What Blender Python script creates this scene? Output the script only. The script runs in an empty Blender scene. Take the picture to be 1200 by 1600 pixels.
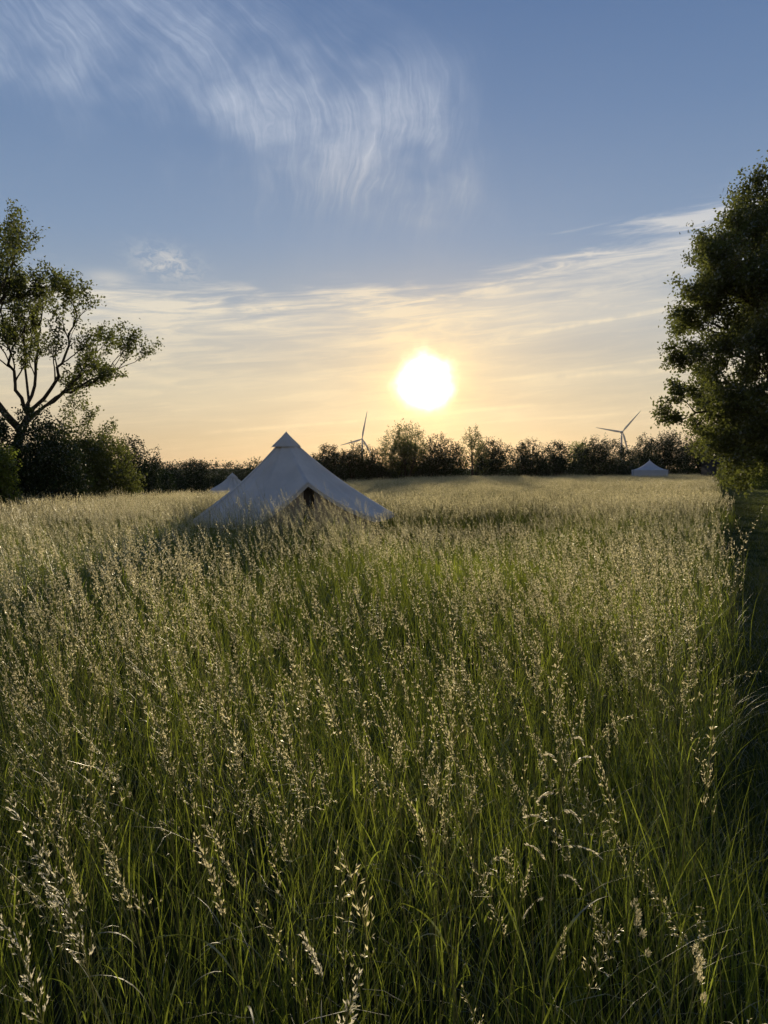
import bpy, math, random
import numpy as np
from mathutils import Vector, Matrix, Euler

S = bpy.context.scene
COL = S.collection
R = math.radians

# ------------------------------------------------------------------ camera
EYE = 1.85
PITCH = math.atan(68 / 1200)          # looking slightly down
FPX = 1200.0
cd = bpy.data.cameras.new('camera')
cam = bpy.data.objects.new('camera', cd)
COL.objects.link(cam)
cam.location = (0, 0, EYE)
cam.rotation_euler = (math.pi / 2 - PITCH, 0, 0)
cd.sensor_fit = 'VERTICAL'
cd.sensor_height = 32.0
cd.lens = 24.0
cd.clip_start = 0.05
cd.clip_end = 12000
S.camera = cam

# ------------------------------------------------------------------ light
SUN_AZ, SUN_EL = 3.1, 6.3              # degrees right of +Y, degrees up
SUN_DIR = Vector((math.sin(R(SUN_AZ)) * math.cos(R(SUN_EL)),
                  math.cos(R(SUN_AZ)) * math.cos(R(SUN_EL)), math.sin(R(SUN_EL))))
sl = bpy.data.lights.new('sun', 'SUN')
sl.energy = 5.0
sl.angle = R(0.6)
sl.color = (1.0, 0.83, 0.56)
so = bpy.data.objects.new('sun', sl)
COL.objects.link(so)
so.rotation_euler = (-SUN_DIR).to_track_quat('-Z', 'Y').to_euler()

S.view_settings.view_transform = 'Standard'
S.view_settings.look = 'None'
S.view_settings.gamma = 1
S.view_settings.exposure = 0.0
S.cycles.max_bounces = 8
S.cycles.diffuse_bounces = 4
S.cycles.glossy_bounces = 2
S.cycles.transmission_bounces = 4
S.cycles.transparent_max_bounces = 4
S.cycles.use_denoising = True


# ------------------------------------------------------------------ node helper
class G:
    """small expression helper over a node tree"""
    def __init__(s, nt):
        s.nt = nt

    def _in(s, node, i, v):
        if isinstance(v, (int, float)):
            node.inputs[i].default_value = v
        elif isinstance(v, tuple):
            if len(v) == 3 and node.inputs[i].type == 'RGBA':
                v = (*v, 1)
            node.inputs[i].default_value = v
        else:
            s.nt.links.new(v, node.inputs[i])

    def m(s, op, a, b=None, c=None, clamp=False):
        n = s.nt.nodes.new('ShaderNodeMath')
        n.operation = op
        n.use_clamp = clamp
        for i, v in enumerate((a, b, c)):
            if v is not None:
                s._in(n, i, v)
        return n.outputs[0]

    def add(s, *a):
        r = a[0]
        for x in a[1:]:
            r = s.m('ADD', r, x)
        return r

    def mul(s, *a):
        r = a[0]
        for x in a[1:]:
            r = s.m('MULTIPLY', r, x)
        return r

    def sub(s, a, b): return s.m('SUBTRACT', a, b)

    def ss(s, x, lo, hi, a=0.0, b=1.0):
        n = s.nt.nodes.new('ShaderNodeMapRange')
        n.interpolation_type = 'SMOOTHSTEP'
        s._in(n, 0, x); s._in(n, 1, lo); s._in(n, 2, hi)
        s._in(n, 3, a); s._in(n, 4, b)
        return n.outputs[0]

    def gauss(s, x, mu, sig):
        d = s.mul(s.sub(x, mu), 1.0 / sig) if not hasattr(sig, 'node') else s.m('DIVIDE', s.sub(x, mu), sig)
        return s.m('EXPONENT', s.mul(s.mul(d, d), -1.0))

    def vec(s, x, y, z=0.0):
        n = s.nt.nodes.new('ShaderNodeCombineXYZ')
        s._in(n, 0, x); s._in(n, 1, y); s._in(n, 2, z)
        return n.outputs[0]

    def noise(s, v, scale=1.0, detail=4.0, rough=0.55, lac=2.0, dist=0.0):
        n = s.nt.nodes.new('ShaderNodeTexNoise')
        if v is not None:
            s._in(n, 'Vector', v)
        n.inputs['Scale'].default_value = scale
        n.inputs['Detail'].default_value = detail
        n.inputs['Roughness'].default_value = rough
        n.inputs['Lacunarity'].default_value = lac
        n.inputs['Distortion'].default_value = dist
        return n.outputs['Fac']

    def mix(s, f, a, b, mode='MIX'):
        n = s.nt.nodes.new('ShaderNodeMix')
        n.data_type = 'RGBA'
        n.blend_type = mode
        s._in(n, 0, f); s._in(n, 6, a); s._in(n, 7, b)
        return n.outputs[2]

    def ramp(s, f, pts, interp='LINEAR'):
        n = s.nt.nodes.new('ShaderNodeValToRGB')
        cr = n.color_ramp
        cr.interpolation = interp
        while len(cr.elements) < len(pts):
            cr.elements.new(0.5)
        for e, (p, c) in zip(cr.elements, pts):
            e.position = p
            e.color = (*c, 1)
        s._in(n, 0, f)
        return n.outputs[0]


def lin(r, g, b):
    f = lambda c: (c / 255 / 12.92) if c <= 10 else ((c / 255 + 0.055) / 1.055) ** 2.4
    return (f(r), f(g), f(b))


# ------------------------------------------------------------------ sky
W = bpy.data.worlds.new('World')
S.world = W
W.use_nodes = True
nt = W.node_tree
nt.nodes.clear()
g = G(nt)
tc = nt.nodes.new('ShaderNodeTexCoord')
sep = nt.nodes.new('ShaderNodeSeparateXYZ')
nt.links.new(tc.outputs['Generated'], sep.inputs[0])
dx, dy, dz = sep.outputs
A = g.mul(g.m('ARCTAN2', dx, dy), 57.2958)             # azimuth, degrees right of +Y
E = g.mul(g.m('ARCSINE', dz), 57.2958)                 # elevation, degrees
dp = nt.nodes.new('ShaderNodeVectorMath'); dp.operation = 'DOT_PRODUCT'
nt.links.new(tc.outputs['Generated'], dp.inputs[0])
dp.inputs[1].default_value = SUN_DIR
ANG = g.mul(g.m('ARCCOSINE', g.m('MINIMUM', dp.outputs['Value'], 0.9999999)), 57.2958)

# clear sky: colour over elevation
clear = g.ramp(g.m('DIVIDE', g.m('ADD', E, 2.0), 92.0, clamp=True), [
    (0.00, lin(196, 168, 134)), (0.045, lin(196, 178, 148)), (0.085, lin(186, 183, 171)),
    (0.14, lin(152, 168, 186)), (0.20, lin(131, 154, 185)), (0.28, lin(110, 137, 176)),
    (0.36, lin(92, 121, 165)), (1.0, lin(48, 82, 142))])
# warm side towards the sun near the horizon
warm = g.mul(g.m('EXPONENT', g.mul(ANG, -1 / 13.0)), g.ss(E, 17.0, 3.0))
clear = g.mix(g.mul(warm, 0.60), clear, lin(246, 206, 150))

# tall plume of cirrus: streaks that fall and curve to the left
u = g.sub(30.4, E)
kl = g.ss(A, 5.0, -16.0)
fw = g.sub(g.noise(g.vec(g.mul(A, 0.42), g.mul(E, 0.30), 5.5), 1, 3), 0.5)
s_ = g.sub(A, g.mul(g.add(6.6, g.mul(kl, 7.0)), g.sub(1.0, g.m('EXPONENT', g.m('DIVIDE', g.mul(u, -1.0), g.add(3.2, g.mul(kl, 2.6)))))))
s_ = g.add(s_, g.mul(g.m('MAXIMUM', g.sub(u, 7.0), 0.0), 0.22))
wob = g.sub(g.noise(g.vec(g.mul(A, 0.10), g.mul(E, 0.10), 3.0), 1, 2), 0.5)
s_ = g.add(s_, g.mul(wob, 4.4), g.mul(fw, 1.9))
st1 = g.noise(g.vec(g.mul(s_, 0.80), g.mul(u, 0.12), 0.0), 1, 6, 0.60, dist=0.35)
st2 = g.noise(g.vec(g.mul(s_, 0.24), g.mul(u, 0.10), 7.0), 1, 3, 0.5)
fib = g.noise(g.vec(g.mul(g.add(s_, g.mul(u, 0.25)), 2.1), g.mul(u, 0.26), 17.0), 1, 4, 0.6, dist=0.4)
brk = g.noise(g.vec(g.mul(A, 0.22), g.mul(E, 0.28), 23.0), 1, 4, 0.6)
streak = g.add(g.mul(g.ss(fib, 0.42, 0.70), 0.36), g.mul(g.ss(st1, 0.36, 0.78), 0.62), g.mul(g.ss(st2, 0.36, 0.68), 0.46))
ridge = g.sub(25.2, g.mul(g.ss(A, -15.0, 3.0), 3.0))
dE = g.sub(E, ridge)
up = g.m('EXPONENT', g.mul(g.mul(g.m('MAXIMUM', dE, 0.0), g.m('MAXIMUM', dE, 0.0)), g.add(-0.024, g.mul(g.ss(A, -3.0, 6.0), -0.03))))
dn_w = g.add(2.3, g.mul(g.ss(A, -19.0, -10.0), 2.1), g.mul(g.sub(st2, 0.5), 4.0))
dn = g.m('DIVIDE', g.m('MAXIMUM', g.mul(dE, -1.0), 0.0), dn_w)
dn = g.m('EXPONENT', g.mul(g.mul(dn, dn), -1.0))
rc = g.ss(g.add(A, g.mul(wob, 4.0)), 9.4, 3.0)
lf = g.ss(A, -48.0, -22.0)
big = g.noise(g.vec(g.mul(A, 0.11), g.mul(E, 0.15), 11.0), 1, 3)
plume = g.mul(up, dn, rc, lf, g.ss(big, 0.28, 0.62))
c1 = g.mul(plume, g.add(0.24, g.mul(streak, 0.72)), g.add(0.55, g.mul(g.ss(brk, 0.3, 0.66), 0.60)))

# low veil of cirrus with a ragged upper edge
tilt = g.sub(E, g.mul(A, 0.07))
v1 = g.noise(g.vec(g.mul(A, 0.055), g.mul(tilt, 0.38), 20.0), 1, 6, 0.60, dist=0.5)
v2 = g.noise(g.vec(g.mul(A, 0.16), g.mul(tilt, 1.35), 31.0), 1, 6, 0.62, dist=0.9)
v3 = g.noise(g.vec(g.mul(A, 0.03), g.mul(g.sub(E, g.mul(A, 0.14)), 2.2), 41.0), 1, 4, 0.6)
etop = g.add(12.6, g.mul(g.m('MAXIMUM', g.sub(A, 1.0), 0.0), 0.21), g.mul(g.sub(v1, 0.5), 5.0), g.mul(g.sub(v2, 0.5), 2.6))
veil_env = g.mul(g.ss(g.sub(E, etop), 0.7, -1.2), g.ss(E, -2.0, 5.0, 0.5, 1.0))
v = g.add(g.mul(g.ss(v1, 0.30, 0.66), 0.50), g.mul(g.ss(v2, 0.40, 0.70), 0.42), g.mul(g.ss(v3, 0.45, 0.75), 0.18))
hole = g.mul(g.gauss(A, 17.0, 7.0), g.gauss(E, 8.5, 2.4))
big2 = g.noise(g.vec(g.mul(A, 0.045), g.mul(E, 0.17), 91.0), 1, 3)
v = g.mul(g.add(0.16, v), g.sub(1.0, g.mul(hole, 0.68)), g.add(0.62, g.mul(g.ss(big2, 0.3, 0.65), 0.45)))
c2 = g.mul(veil_env, v)
# brighter rim of the veil just below its upper edge
c2 = g.add(c2, g.mul(g.gauss(g.sub(E, etop), -1.2, 1.3), g.ss(v2, 0.36, 0.66), 0.34))

# small detached wisp, upper left of the veil
aw = g.sub(A, -15.6); ew = g.sub(E, 14.2)
wn = g.noise(g.vec(g.mul(g.sub(aw, g.mul(ew, 1.2)), 0.8), g.mul(g.add(ew, g.mul(aw, 0.4)), 1.4), 51.0), 1, 5, 0.65, dist=0.6)
wis = g.mul(g.gauss(g.sub(aw, g.mul(ew, -0.5)), 0.0, 1.9), g.gauss(ew, 0.0, 1.0), g.ss(wn, 0.36, 0.66))
wis2 = g.mul(g.gauss(A, -19.5, 1.5), g.gauss(E, 13.0, 0.45), 0.6)


# contrails: thin lines across the low sky
def trail(e0, k, a0, a1, wdt, amp, z):
    n = g.noise(g.vec(g.mul(A, 0.5), z, z), 1, 3)
    ln = g.gauss(g.sub(E, g.mul(A, k)), e0, wdt)
    return g.mul(ln, g.ss(A, a0, a0 + 3), g.ss(A, a1, a1 - 3), g.ss(n, 0.3, 0.6), amp)


tr = g.add(trail(3.7, 0.085, -14, 12, 0.13, 0.65, 61.0), trail(5.6, 0.10, 6, 26, 0.12, 0.35, 63.0),
           trail(8.3, 0.13, 9, 24, 0.16, 0.5, 65.0), trail(6.2, 0.03, 8, 24, 0.22, 0.5, 67.0),
           trail(3.0, 0.05, 0, 22, 0.10, 0.3, 69.0), trail(12.3, 0.12, 3, 24, 0.10, 0.25, 71.0))
cl = g.m('ADD', g.add(c1, c2), g.add(g.mul(g.add(wis, wis2), 0.85), tr), clamp=True)
ccol = g.ramp(g.m('DIVIDE', g.m('MAXIMUM', E, 0.0), 32.0, clamp=True), [
    (0.0, lin(226, 198, 156)), (0.16, lin(230, 213, 180)), (0.34, lin(234, 224, 204)),
    (0.48, lin(214, 214, 214)), (0.70, lin(186, 198, 218)), (1.0, lin(172, 188, 216))])
ccol = g.mix(g.mul(g.m('EXPONENT', g.mul(ANG, -1 / 7.0)), 0.8), ccol, (1.0, 0.74, 0.40))
sky = g.mix(g.mul(cl, 0.92), clear, ccol)
# glare of the low sun seen through the veil
lump = g.noise(g.vec(g.mul(A, 0.42), g.mul(E, 0.42), 83.0), 1, 3, 0.6)
ag = g.mul(ANG, g.add(0.62, g.mul(lump, 0.82)))
halo = g.m('EXPONENT', g.mul(g.m('POWER', g.mul(ag, 1 / 2.3), 1.6), -1.0))
core = g.m('EXPONENT', g.mul(g.m('POWER', g.mul(ag, 1 / 1.6), 3.0), -1.0))
glow = g.m('EXPONENT', g.mul(ANG, -1 / 5.5))


def scaled(fac, c):
    n = nt.nodes.new('ShaderNodeVectorMath'); n.operation = 'SCALE'
    n.inputs[0].default_value = c
    g._in(n, 3, fac)
    return n.outputs[0]


def vadd(a, b_):
    n = nt.nodes.new('ShaderNodeVectorMath'); n.operation = 'ADD'
    nt.links.new(a, n.inputs[0]); nt.links.new(b_, n.inputs[1])
    return n.outputs[0]


# the sky away from the sun is dimmer at this hour
away = g.ss(g.m('ABSOLUTE', A), 32.0, 105.0, 1.0, 0.58)
dim = nt.nodes.new('ShaderNodeVectorMath'); dim.operation = 'SCALE'
nt.links.new(sky, dim.inputs[0]); nt.links.new(away, dim.inputs[3])
sky = vadd(dim.outputs[0], scaled(glow, (0.10, 0.05, 0.003)))
sky = vadd(sky, scaled(halo, (0.8, 0.52, 0.12)))
sky = vadd(sky, scaled(core, (5.0, 4.4, 3.4)))
bg1 = nt.nodes.new('ShaderNodeBackground')
nt.links.new(sky, bg1.inputs[0])
bg1.inputs[1].default_value = 1.03
nis = nt.nodes.new('ShaderNodeTexSky')
nis.sky_type = 'NISHITA'
nis.sun_disc = False
nis.sun_elevation = R(SUN_EL)
nis.sun_rotation = R(SUN_AZ)
nis.air_density = 1.0
nis.dust_density = 0.6
bg2 = nt.nodes.new('ShaderNodeBackground')
nt.links.new(nis.outputs[0], bg2.inputs[0])
bg2.inputs[1].default_value = 0.05
ash = nt.nodes.new('ShaderNodeMixShader')
ash.inputs[0].default_value = 0.12
nt.links.new(bg1.outputs[0], ash.inputs[1])
nt.links.new(bg2.outputs[0], ash.inputs[2])
wo = nt.nodes.new('ShaderNodeOutputWorld')
nt.links.new(ash.outputs[0], wo.inputs[0])
W.cycles.sampling_method = 'MANUAL'
W.cycles.sample_map_resolution = 1024


# ------------------------------------------------------------------ general helpers
def at(px, py, Y):
    """point at distance Y that lies on the ray of photo pixel (px, py)"""
    cx = (px - 600) / FPX
    cy = (800 - py) / FPX
    c, s = math.cos(PITCH), math.sin(PITCH)
    fy = c + cy * s
    fz = -s + cy * c
    return Vector((cx / fy * Y, Y, EYE + fz / fy * Y))


def sstep(x, a, b_):
    t = np.clip((np.asarray(x, float) - a) / (b_ - a), 0, 1)
    return t * t * (3 - 2 * t)


def ground_z(x, y):
    x = np.asarray(x, float); y = np.asarray(y, float)
    z = -0.55 * sstep(y, 20, 52) * sstep(x, 6, -14)
    z = z - 0.13 * sstep(y, 12, 20) * sstep(x, 8, 0)
    z = z + 0.035 * np.sin(x * 0.9 + 1.3) * np.sin(y * 0.7) * sstep(y, 0, 4) * (1 - sstep(y, 60, 90))
    return z


def tag(o, label=None, cat=None, group=None, kind=None):
    for k, v_ in (('label', label), ('category', cat), ('group', group), ('kind', kind)):
        if v_:
            o[k] = v_
    return o


def empty(name, loc, rz=0.0):
    o = bpy.data.objects.new(name, None)
    o.empty_display_size = 0.3
    o.location = loc
    o.rotation_euler = (0, 0, rz)
    COL.objects.link(o)
    return o


class MB:
    """collects vertices and faces, then links them as one mesh object"""
    def __init__(s):
        s.V, s.F, s.M, s.A, s.n = [], [], [], [], 0

    def add(s, v, f, mat=0, attr=0.0):
        v = np.asarray(v, float).reshape(-1, 3)
        f = np.asarray(f, int)
        s.V.append(v)
        s.F.append((f + s.n, mat))
        a = np.asarray(attr, float)
        s.A.append(np.full(len(v), float(a)) if a.ndim == 0 else a)
        s.n += len(v)

    def tube(s, pts, rad, n=6, mat=0, attr=0.0, cap=True):
        P = np.asarray(pts, float)
        m = len(P)
        r = np.full(m, float(rad)) if np.ndim(rad) == 0 else np.asarray(rad, float)
        T = np.gradient(P, axis=0)
        T /= np.linalg.norm(T, axis=1)[:, None] + 1e-12
        ref = np.array([0.0, 0, 1]) if abs(T[0][2]) < 0.9 else np.array([1.0, 0, 0])
        U = np.cross(T, ref); U /= np.linalg.norm(U, axis=1)[:, None] + 1e-12
        V_ = np.cross(T, U)
        a = np.arange(n) * 2 * math.pi / n
        ring = (U[:, None, :] * np.cos(a)[None, :, None] + V_[:, None, :] * np.sin(a)[None, :, None]) * r[:, None, None]
        v = (P[:, None, :] + ring).reshape(-1, 3)
        i = np.arange(m - 1)[:, None] * n
        j = np.arange(n)[None, :]
        k = (j + 1) % n
        f = np.stack([i + j, i + k, i + n + k, i + n + j], -1).reshape(-1, 4)
        s.add(v, f, mat, attr)
        if cap and n > 2:
            b_ = s.n - m * n
            s.F.append((np.array([[b_ + q for q in range(n)][::-1]]), mat))
            s.F.append((np.array([[b_ + (m - 1) * n + q for q in range(n)]]), mat))

    def box(s, c, d, rot=None, mat=0, attr=0.0):
        v = np.array([[x, y, z] for x in (-.5, .5) for y in (-.5, .5) for z in (-.5, .5)]) * np.array(d)
        if rot is not None:
            v = v @ np.array(rot.to_3x3()).T
        s.add(v + np.array(c), [[0, 1, 3, 2], [4, 6, 7, 5], [0, 4, 5, 1], [2, 3, 7, 6], [0, 2, 6, 4], [1, 5, 7, 3]], mat, attr)

    def mesh(s, name, mats, smooth=False):
        me = bpy.data.meshes.new(name)
        V = np.concatenate(s.V) if s.V else np.zeros((0, 3))
        loops, starts, mi, p = [], [], [], 0
        for f, m in s.F:
            k, c = f.shape
            loops.append(f.ravel())
            starts.append(p + np.arange(k) * c)
            mi.append(np.full(k, m))
            p += k * c
        loops = np.concatenate(loops); starts = np.concatenate(starts); mi = np.concatenate(mi)
        me.vertices.add(len(V)); me.vertices.foreach_set('co', V.ravel().astype(np.float32))
        me.loops.add(len(loops)); me.loops.foreach_set('vertex_index', loops.astype(np.int32))
        me.polygons.add(len(starts)); me.polygons.foreach_set('loop_start', starts.astype(np.int32))
        me.polygons.foreach_set('material_index', mi.astype(np.int32))
        if smooth:
            me.polygons.foreach_set('use_smooth', np.ones(len(starts), bool))
        for m in (mats if isinstance(mats, (list, tuple)) else [mats]):
            me.materials.append(m)
        at_ = me.attributes.new('rnd', 'FLOAT', 'POINT')
        at_.data.foreach_set('value', np.concatenate(s.A).astype(np.float32))
        me.update(calc_edges=True)
        me.validate()
        return me

    def build(s, name, mats, parent=None, smooth=False, origin=None):
        if origin is not None:
            s.V = [v - np.array(origin) for v in s.V]
        o = bpy.data.objects.new(name, s.mesh(name, mats, smooth))
        COL.objects.link(o)
        if parent:
            o.parent = parent
        if origin is not None:
            o.location = origin
        return o


# ------------------------------------------------------------------ materials
def mat(name):
    m = bpy.data.materials.new(name)
    m.use_nodes = True
    m.node_tree.nodes.clear()
    gg = G(m.node_tree)
    out = m.node_tree.nodes.new('ShaderNodeOutputMaterial')
    return m, gg, out


def attr_f(gg, name='rnd'):
    n = gg.nt.nodes.new('ShaderNodeAttribute')
    n.attribute_name = name
    return n.outputs['Fac']


def objcoord(gg):
    return gg.nt.nodes.new('ShaderNodeTexCoord').outputs['Object']


def leaf_mat(name, dark, light, trans, tfac=0.45, rough=0.5, gloss=0.10, noise=0.6, pos=True):
    m, gg, out = mat(name)
    f = attr_f(gg)
    if pos:
        geo = gg.nt.nodes.new('ShaderNodeNewGeometry')
        n = gg.noise(geo.outputs['Position'], noise, 2)
        f = gg.m('ADD', gg.mul(f, 0.55), gg.mul(gg.ss(n, 0.3, 0.7), 0.45), clamp=True)
    base = gg.mix(f, dark, light)
    tr_ = gg.mix(f, tuple(c * 0.8 for c in trans), trans)
    d = gg.nt.nodes.new('ShaderNodeBsdfDiffuse'); gg._in(d, 0, base)
    t = gg.nt.nodes.new('ShaderNodeBsdfTranslucent'); gg._in(t, 0, tr_)
    gl = gg.nt.nodes.new('ShaderNodeBsdfGlossy'); gl.inputs['Roughness'].default_value = rough
    gl.inputs[0].default_value = (0.9, 0.9, 0.9, 1)
    mx = gg.nt.nodes.new('ShaderNodeMixShader'); mx.inputs[0].default_value = tfac
    gg.nt.links.new(d.outputs[0], mx.inputs[1]); gg.nt.links.new(t.outputs[0], mx.inputs[2])
    fr = gg.nt.nodes.new('ShaderNodeFresnel'); fr.inputs[0].default_value = 1.4
    mx2 = gg.nt.nodes.new('ShaderNodeMixShader')
    gg._in(mx2, 0, gg.m('MINIMUM', gg.mul(fr.outputs[0], gloss * 4), 0.35))
    gg.nt.links.new(mx.outputs[0], mx2.inputs[1]); gg.nt.links.new(gl.outputs[0], mx2.inputs[2])
    gg.nt.links.new(mx2.outputs[0], out.inputs[0])
    return m


def plain(name, c1_, c2_, scale=6.0, rough=0.7, bump=0.0, stretch=(1, 1, 1), metal=0.0, trans=None, tfac=0.0):
    m, gg, out = mat(name)
    mp = gg.nt.nodes.new('ShaderNodeMapping')
    mp.inputs['Scale'].default_value = stretch
    gg.nt.links.new(objcoord(gg), mp.inputs[0])
    n = gg.noise(mp.outputs[0], scale, 6, 0.6)
    colr = gg.mix(gg.ss(n, 0.3, 0.7), c1_, c2_)
    p = gg.nt.nodes.new('ShaderNodeBsdfPrincipled')
    gg._in(p, 0, colr)
    p.inputs['Roughness'].default_value = rough
    p.inputs['Metallic'].default_value = metal
    p.inputs['Specular IOR Level'].default_value = 0.3 if rough < 0.9 else 0.0
    if bump:
        bn = gg.nt.nodes.new('ShaderNodeBump')
        bn.inputs['Strength'].default_value = bump
        bn.inputs['Distance'].default_value = 0.02
        gg.nt.links.new(n, bn.inputs['Height'])
        gg.nt.links.new(bn.outputs[0], p.inputs['Normal'])
    sh = p.outputs[0]
    if trans:
        t = gg.nt.nodes.new('ShaderNodeBsdfTranslucent'); gg._in(t, 0, trans)
        mx = gg.nt.nodes.new('ShaderNodeMixShader'); mx.inputs[0].default_value = tfac
        gg.nt.links.new(sh, mx.inputs[1]); gg.nt.links.new(t.outputs[0], mx.inputs[2])
        sh = mx.outputs[0]
    gg.nt.links.new(sh, out.inputs[0])
    return m


M_BLADE = leaf_mat('grass_blade', (0.020, 0.032, 0.007), (0.068, 0.086, 0.016), (0.36, 0.43, 0.055), 0.54, 0.5, 0.03)
M_TURF_BLADE = leaf_mat('turf_blade', (0.04, 0.055, 0.014), (0.09, 0.11, 0.028), (0.16, 0.19, 0.03), 0.4, 0.6, 0.03)
M_STEM = leaf_mat('grass_stem', (0.11, 0.14, 0.03), (0.36, 0.34, 0.12), (0.42, 0.38, 0.12), 0.3, 0.4, 0.10)
M_SEED = leaf_mat('seed_husk', (0.45, 0.37, 0.20), (0.82, 0.74, 0.46), (0.97, 0.87, 0.52), 0.57, 0.42, 0.14)
M_SEED_PALE = leaf_mat('pale_husk', (0.6, 0.54, 0.38), (0.88, 0.82, 0.62), (0.95, 0.88, 0.66), 0.55, 0.35, 0.14)
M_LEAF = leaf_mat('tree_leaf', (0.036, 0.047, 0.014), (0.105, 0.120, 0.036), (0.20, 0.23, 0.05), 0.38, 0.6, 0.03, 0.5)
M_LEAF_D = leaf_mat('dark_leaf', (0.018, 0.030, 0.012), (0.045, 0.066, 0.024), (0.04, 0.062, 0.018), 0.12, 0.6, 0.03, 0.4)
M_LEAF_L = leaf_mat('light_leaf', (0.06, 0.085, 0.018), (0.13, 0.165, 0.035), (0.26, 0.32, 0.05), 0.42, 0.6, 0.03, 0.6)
M_BARK = plain('bark', (0.035, 0.028, 0.02), (0.10, 0.08, 0.06), 9, 0.9, 0.6, (1, 1, 0.3))
M_SOIL = plain('soil', (0.018, 0.020, 0.008), (0.05, 0.05, 0.02), 2.2, 0.95, 0.5)
M_TURF = plain('turf', (0.025, 0.035, 0.010), (0.06, 0.07, 0.02), 1.3, 0.95, 0.4)
M_WOOD = plain('dark_timber', (0.03, 0.028, 0.026), (0.07, 0.065, 0.06), 5, 0.8, 0.3, (1, 1, 8))
M_SHED_ROOF = plain('shed_roof', (0.03, 0.03, 0.032), (0.06, 0.06, 0.063), 7, 0.95, 0.2)
M_GLASS = plain('window_glass', (0.25, 0.3, 0.36), (0.35, 0.4, 0.45), 1.0, 0.08)
M_ROPE = plain('guy_rope', (0.4, 0.38, 0.33), (0.6, 0.57, 0.5), 60, 0.9)
M_STEEL = plain('steel', (0.4, 0.4, 0.4), (0.55, 0.55, 0.55), 8, 0.4, 0, (1, 1, 1), 0.8)
M_TURBINE = plain('turbine_paint', (0.42, 0.40, 0.43), (0.48, 0.46, 0.49), 0.1, 0.5)
M_WHITE = plain('white_pvc', (0.72, 0.74, 0.78), (0.80, 0.81, 0.84), 1.5, 0.5, 0.05, trans=(0.80, 0.82, 0.86), tfac=0.42)
M_SHADE = plain('tent_inside_shade', (0.05, 0.04, 0.032), (0.09, 0.075, 0.06), 3, 0.9)  # dark colour that stands in for the shade inside the tent


def canvas_mat(name, c1_, c2_, tr_c, tfac):
    m, gg, out = mat(name)
    oc = objcoord(gg)
    n = gg.noise(oc, 1.6, 5, 0.6)
    n2 = gg.noise(oc, 160, 2, 0.5)
    colr = gg.mix(gg.ss(n, 0.3, 0.75), c1_, c2_)
    colr = gg.mix(gg.mul(attr_f(gg), 0.75), colr, tuple(c * 0.55 for c in c1_))
    p = gg.nt.nodes.new('ShaderNodeBsdfPrincipled')
    gg._in(p, 0, colr)
    p.inputs['Roughness'].default_value = 0.9
    p.inputs['Specular IOR Level'].default_value = 0.1
    bn = gg.nt.nodes.new('ShaderNodeBump')
    bn.inputs['Strength'].default_value = 0.8
    bn.inputs['Distance'].default_value = 0.06
    gg._in(bn, 'Height', gg.add(gg.mul(n, 1.0), gg.mul(n2, 0.06)))
    gg.nt.links.new(bn.outputs[0], p.inputs['Normal'])
    t = gg.nt.nodes.new('ShaderNodeBsdfTranslucent'); gg._in(t, 0, tr_c)
    mx = gg.nt.nodes.new('ShaderNodeMixShader'); mx.inputs[0].default_value = tfac
    gg.nt.links.new(p.outputs[0], mx.inputs[1]); gg.nt.links.new(t.outputs[0], mx.inputs[2])
    gg.nt.links.new(mx.outputs[0], out.inputs[0])
    return m


M_CANVAS = canvas_mat('tent_canvas', (0.66, 0.63, 0.58), (0.78, 0.745, 0.69), (0.5, 0.48, 0.45), 0.10)
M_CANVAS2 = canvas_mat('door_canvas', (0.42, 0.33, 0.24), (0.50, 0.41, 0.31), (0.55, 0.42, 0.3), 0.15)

# ------------------------------------------------------------------ ground and track
def edge_x(y):                       # right-hand edge of the tall grass
    y = np.asarray(y, float)
    return 0.424 * y + 0.12 + (0.12 * np.sin(y * 1.1) + 0.10 * np.sin(y * 2.7 + 1)) * np.minimum(1, y / 6)


def grid(name, xs, ys, zfun, m, kind):
    X, Y = np.meshgrid(xs, ys)
    V = np.stack([X, Y, zfun(X, Y)], -1).reshape(-1, 3)
    nx = len(xs)
    i = np.arange(len(ys) - 1)[:, None] * nx
    j = np.arange(nx - 1)[None, :]
    F = np.stack([i + j, i + j + 1, i + nx + j + 1, i + nx + j], -1).reshape(-1, 4)
    b_ = MB(); b_.add(V, F)
    o = b_.build(name, m, smooth=True)
    tag(o, kind=kind)
    return o


def axis(near, far, step, edge):
    a = np.arange(-near, near + step, step)
    f = np.geomspace(near + step * 2, far, edge)
    return np.concatenate([-f[::-1], a, f])


xs = axis(70, 6000, 1.0, 14)
ys = np.concatenate([-np.geomspace(20, 6000, 12)[::-1], np.arange(-12, 160, 1.0), np.geomspace(170, 6000, 14)])
grid('ground', xs, ys, lambda x, y: ground_z(x, y), M_SOIL, 'structure')
# mown track to the right of the field: a strip 4 mm above the ground
ty = np.concatenate([np.arange(-8, 60, 1.0), np.arange(60, 165, 3.0)])
tv, tf = [], []
NS = 12
for i, y in enumerate(ty):
    x0 = float(edge_x(max(y, 0))) if y > 0 else 0.12 + 0.424 * y
    for j in range(NS + 1):
        x = x0 + 9.0 * j / NS
        tv.append((x, y, float(ground_z(x, y)) + 0.006))
for i in range(len(ty) - 1):
    for j in range(NS):
        q = i * (NS + 1) + j
        tf.append((q, q + 1, q + NS + 2, q + NS + 1))
b_ = MB(); b_.add(tv, tf)
tag(b_.build('path', M_TURF, smooth=True), kind='structure')

# ------------------------------------------------------------------ grass plants
rs = np.random.RandomState(11)


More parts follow.
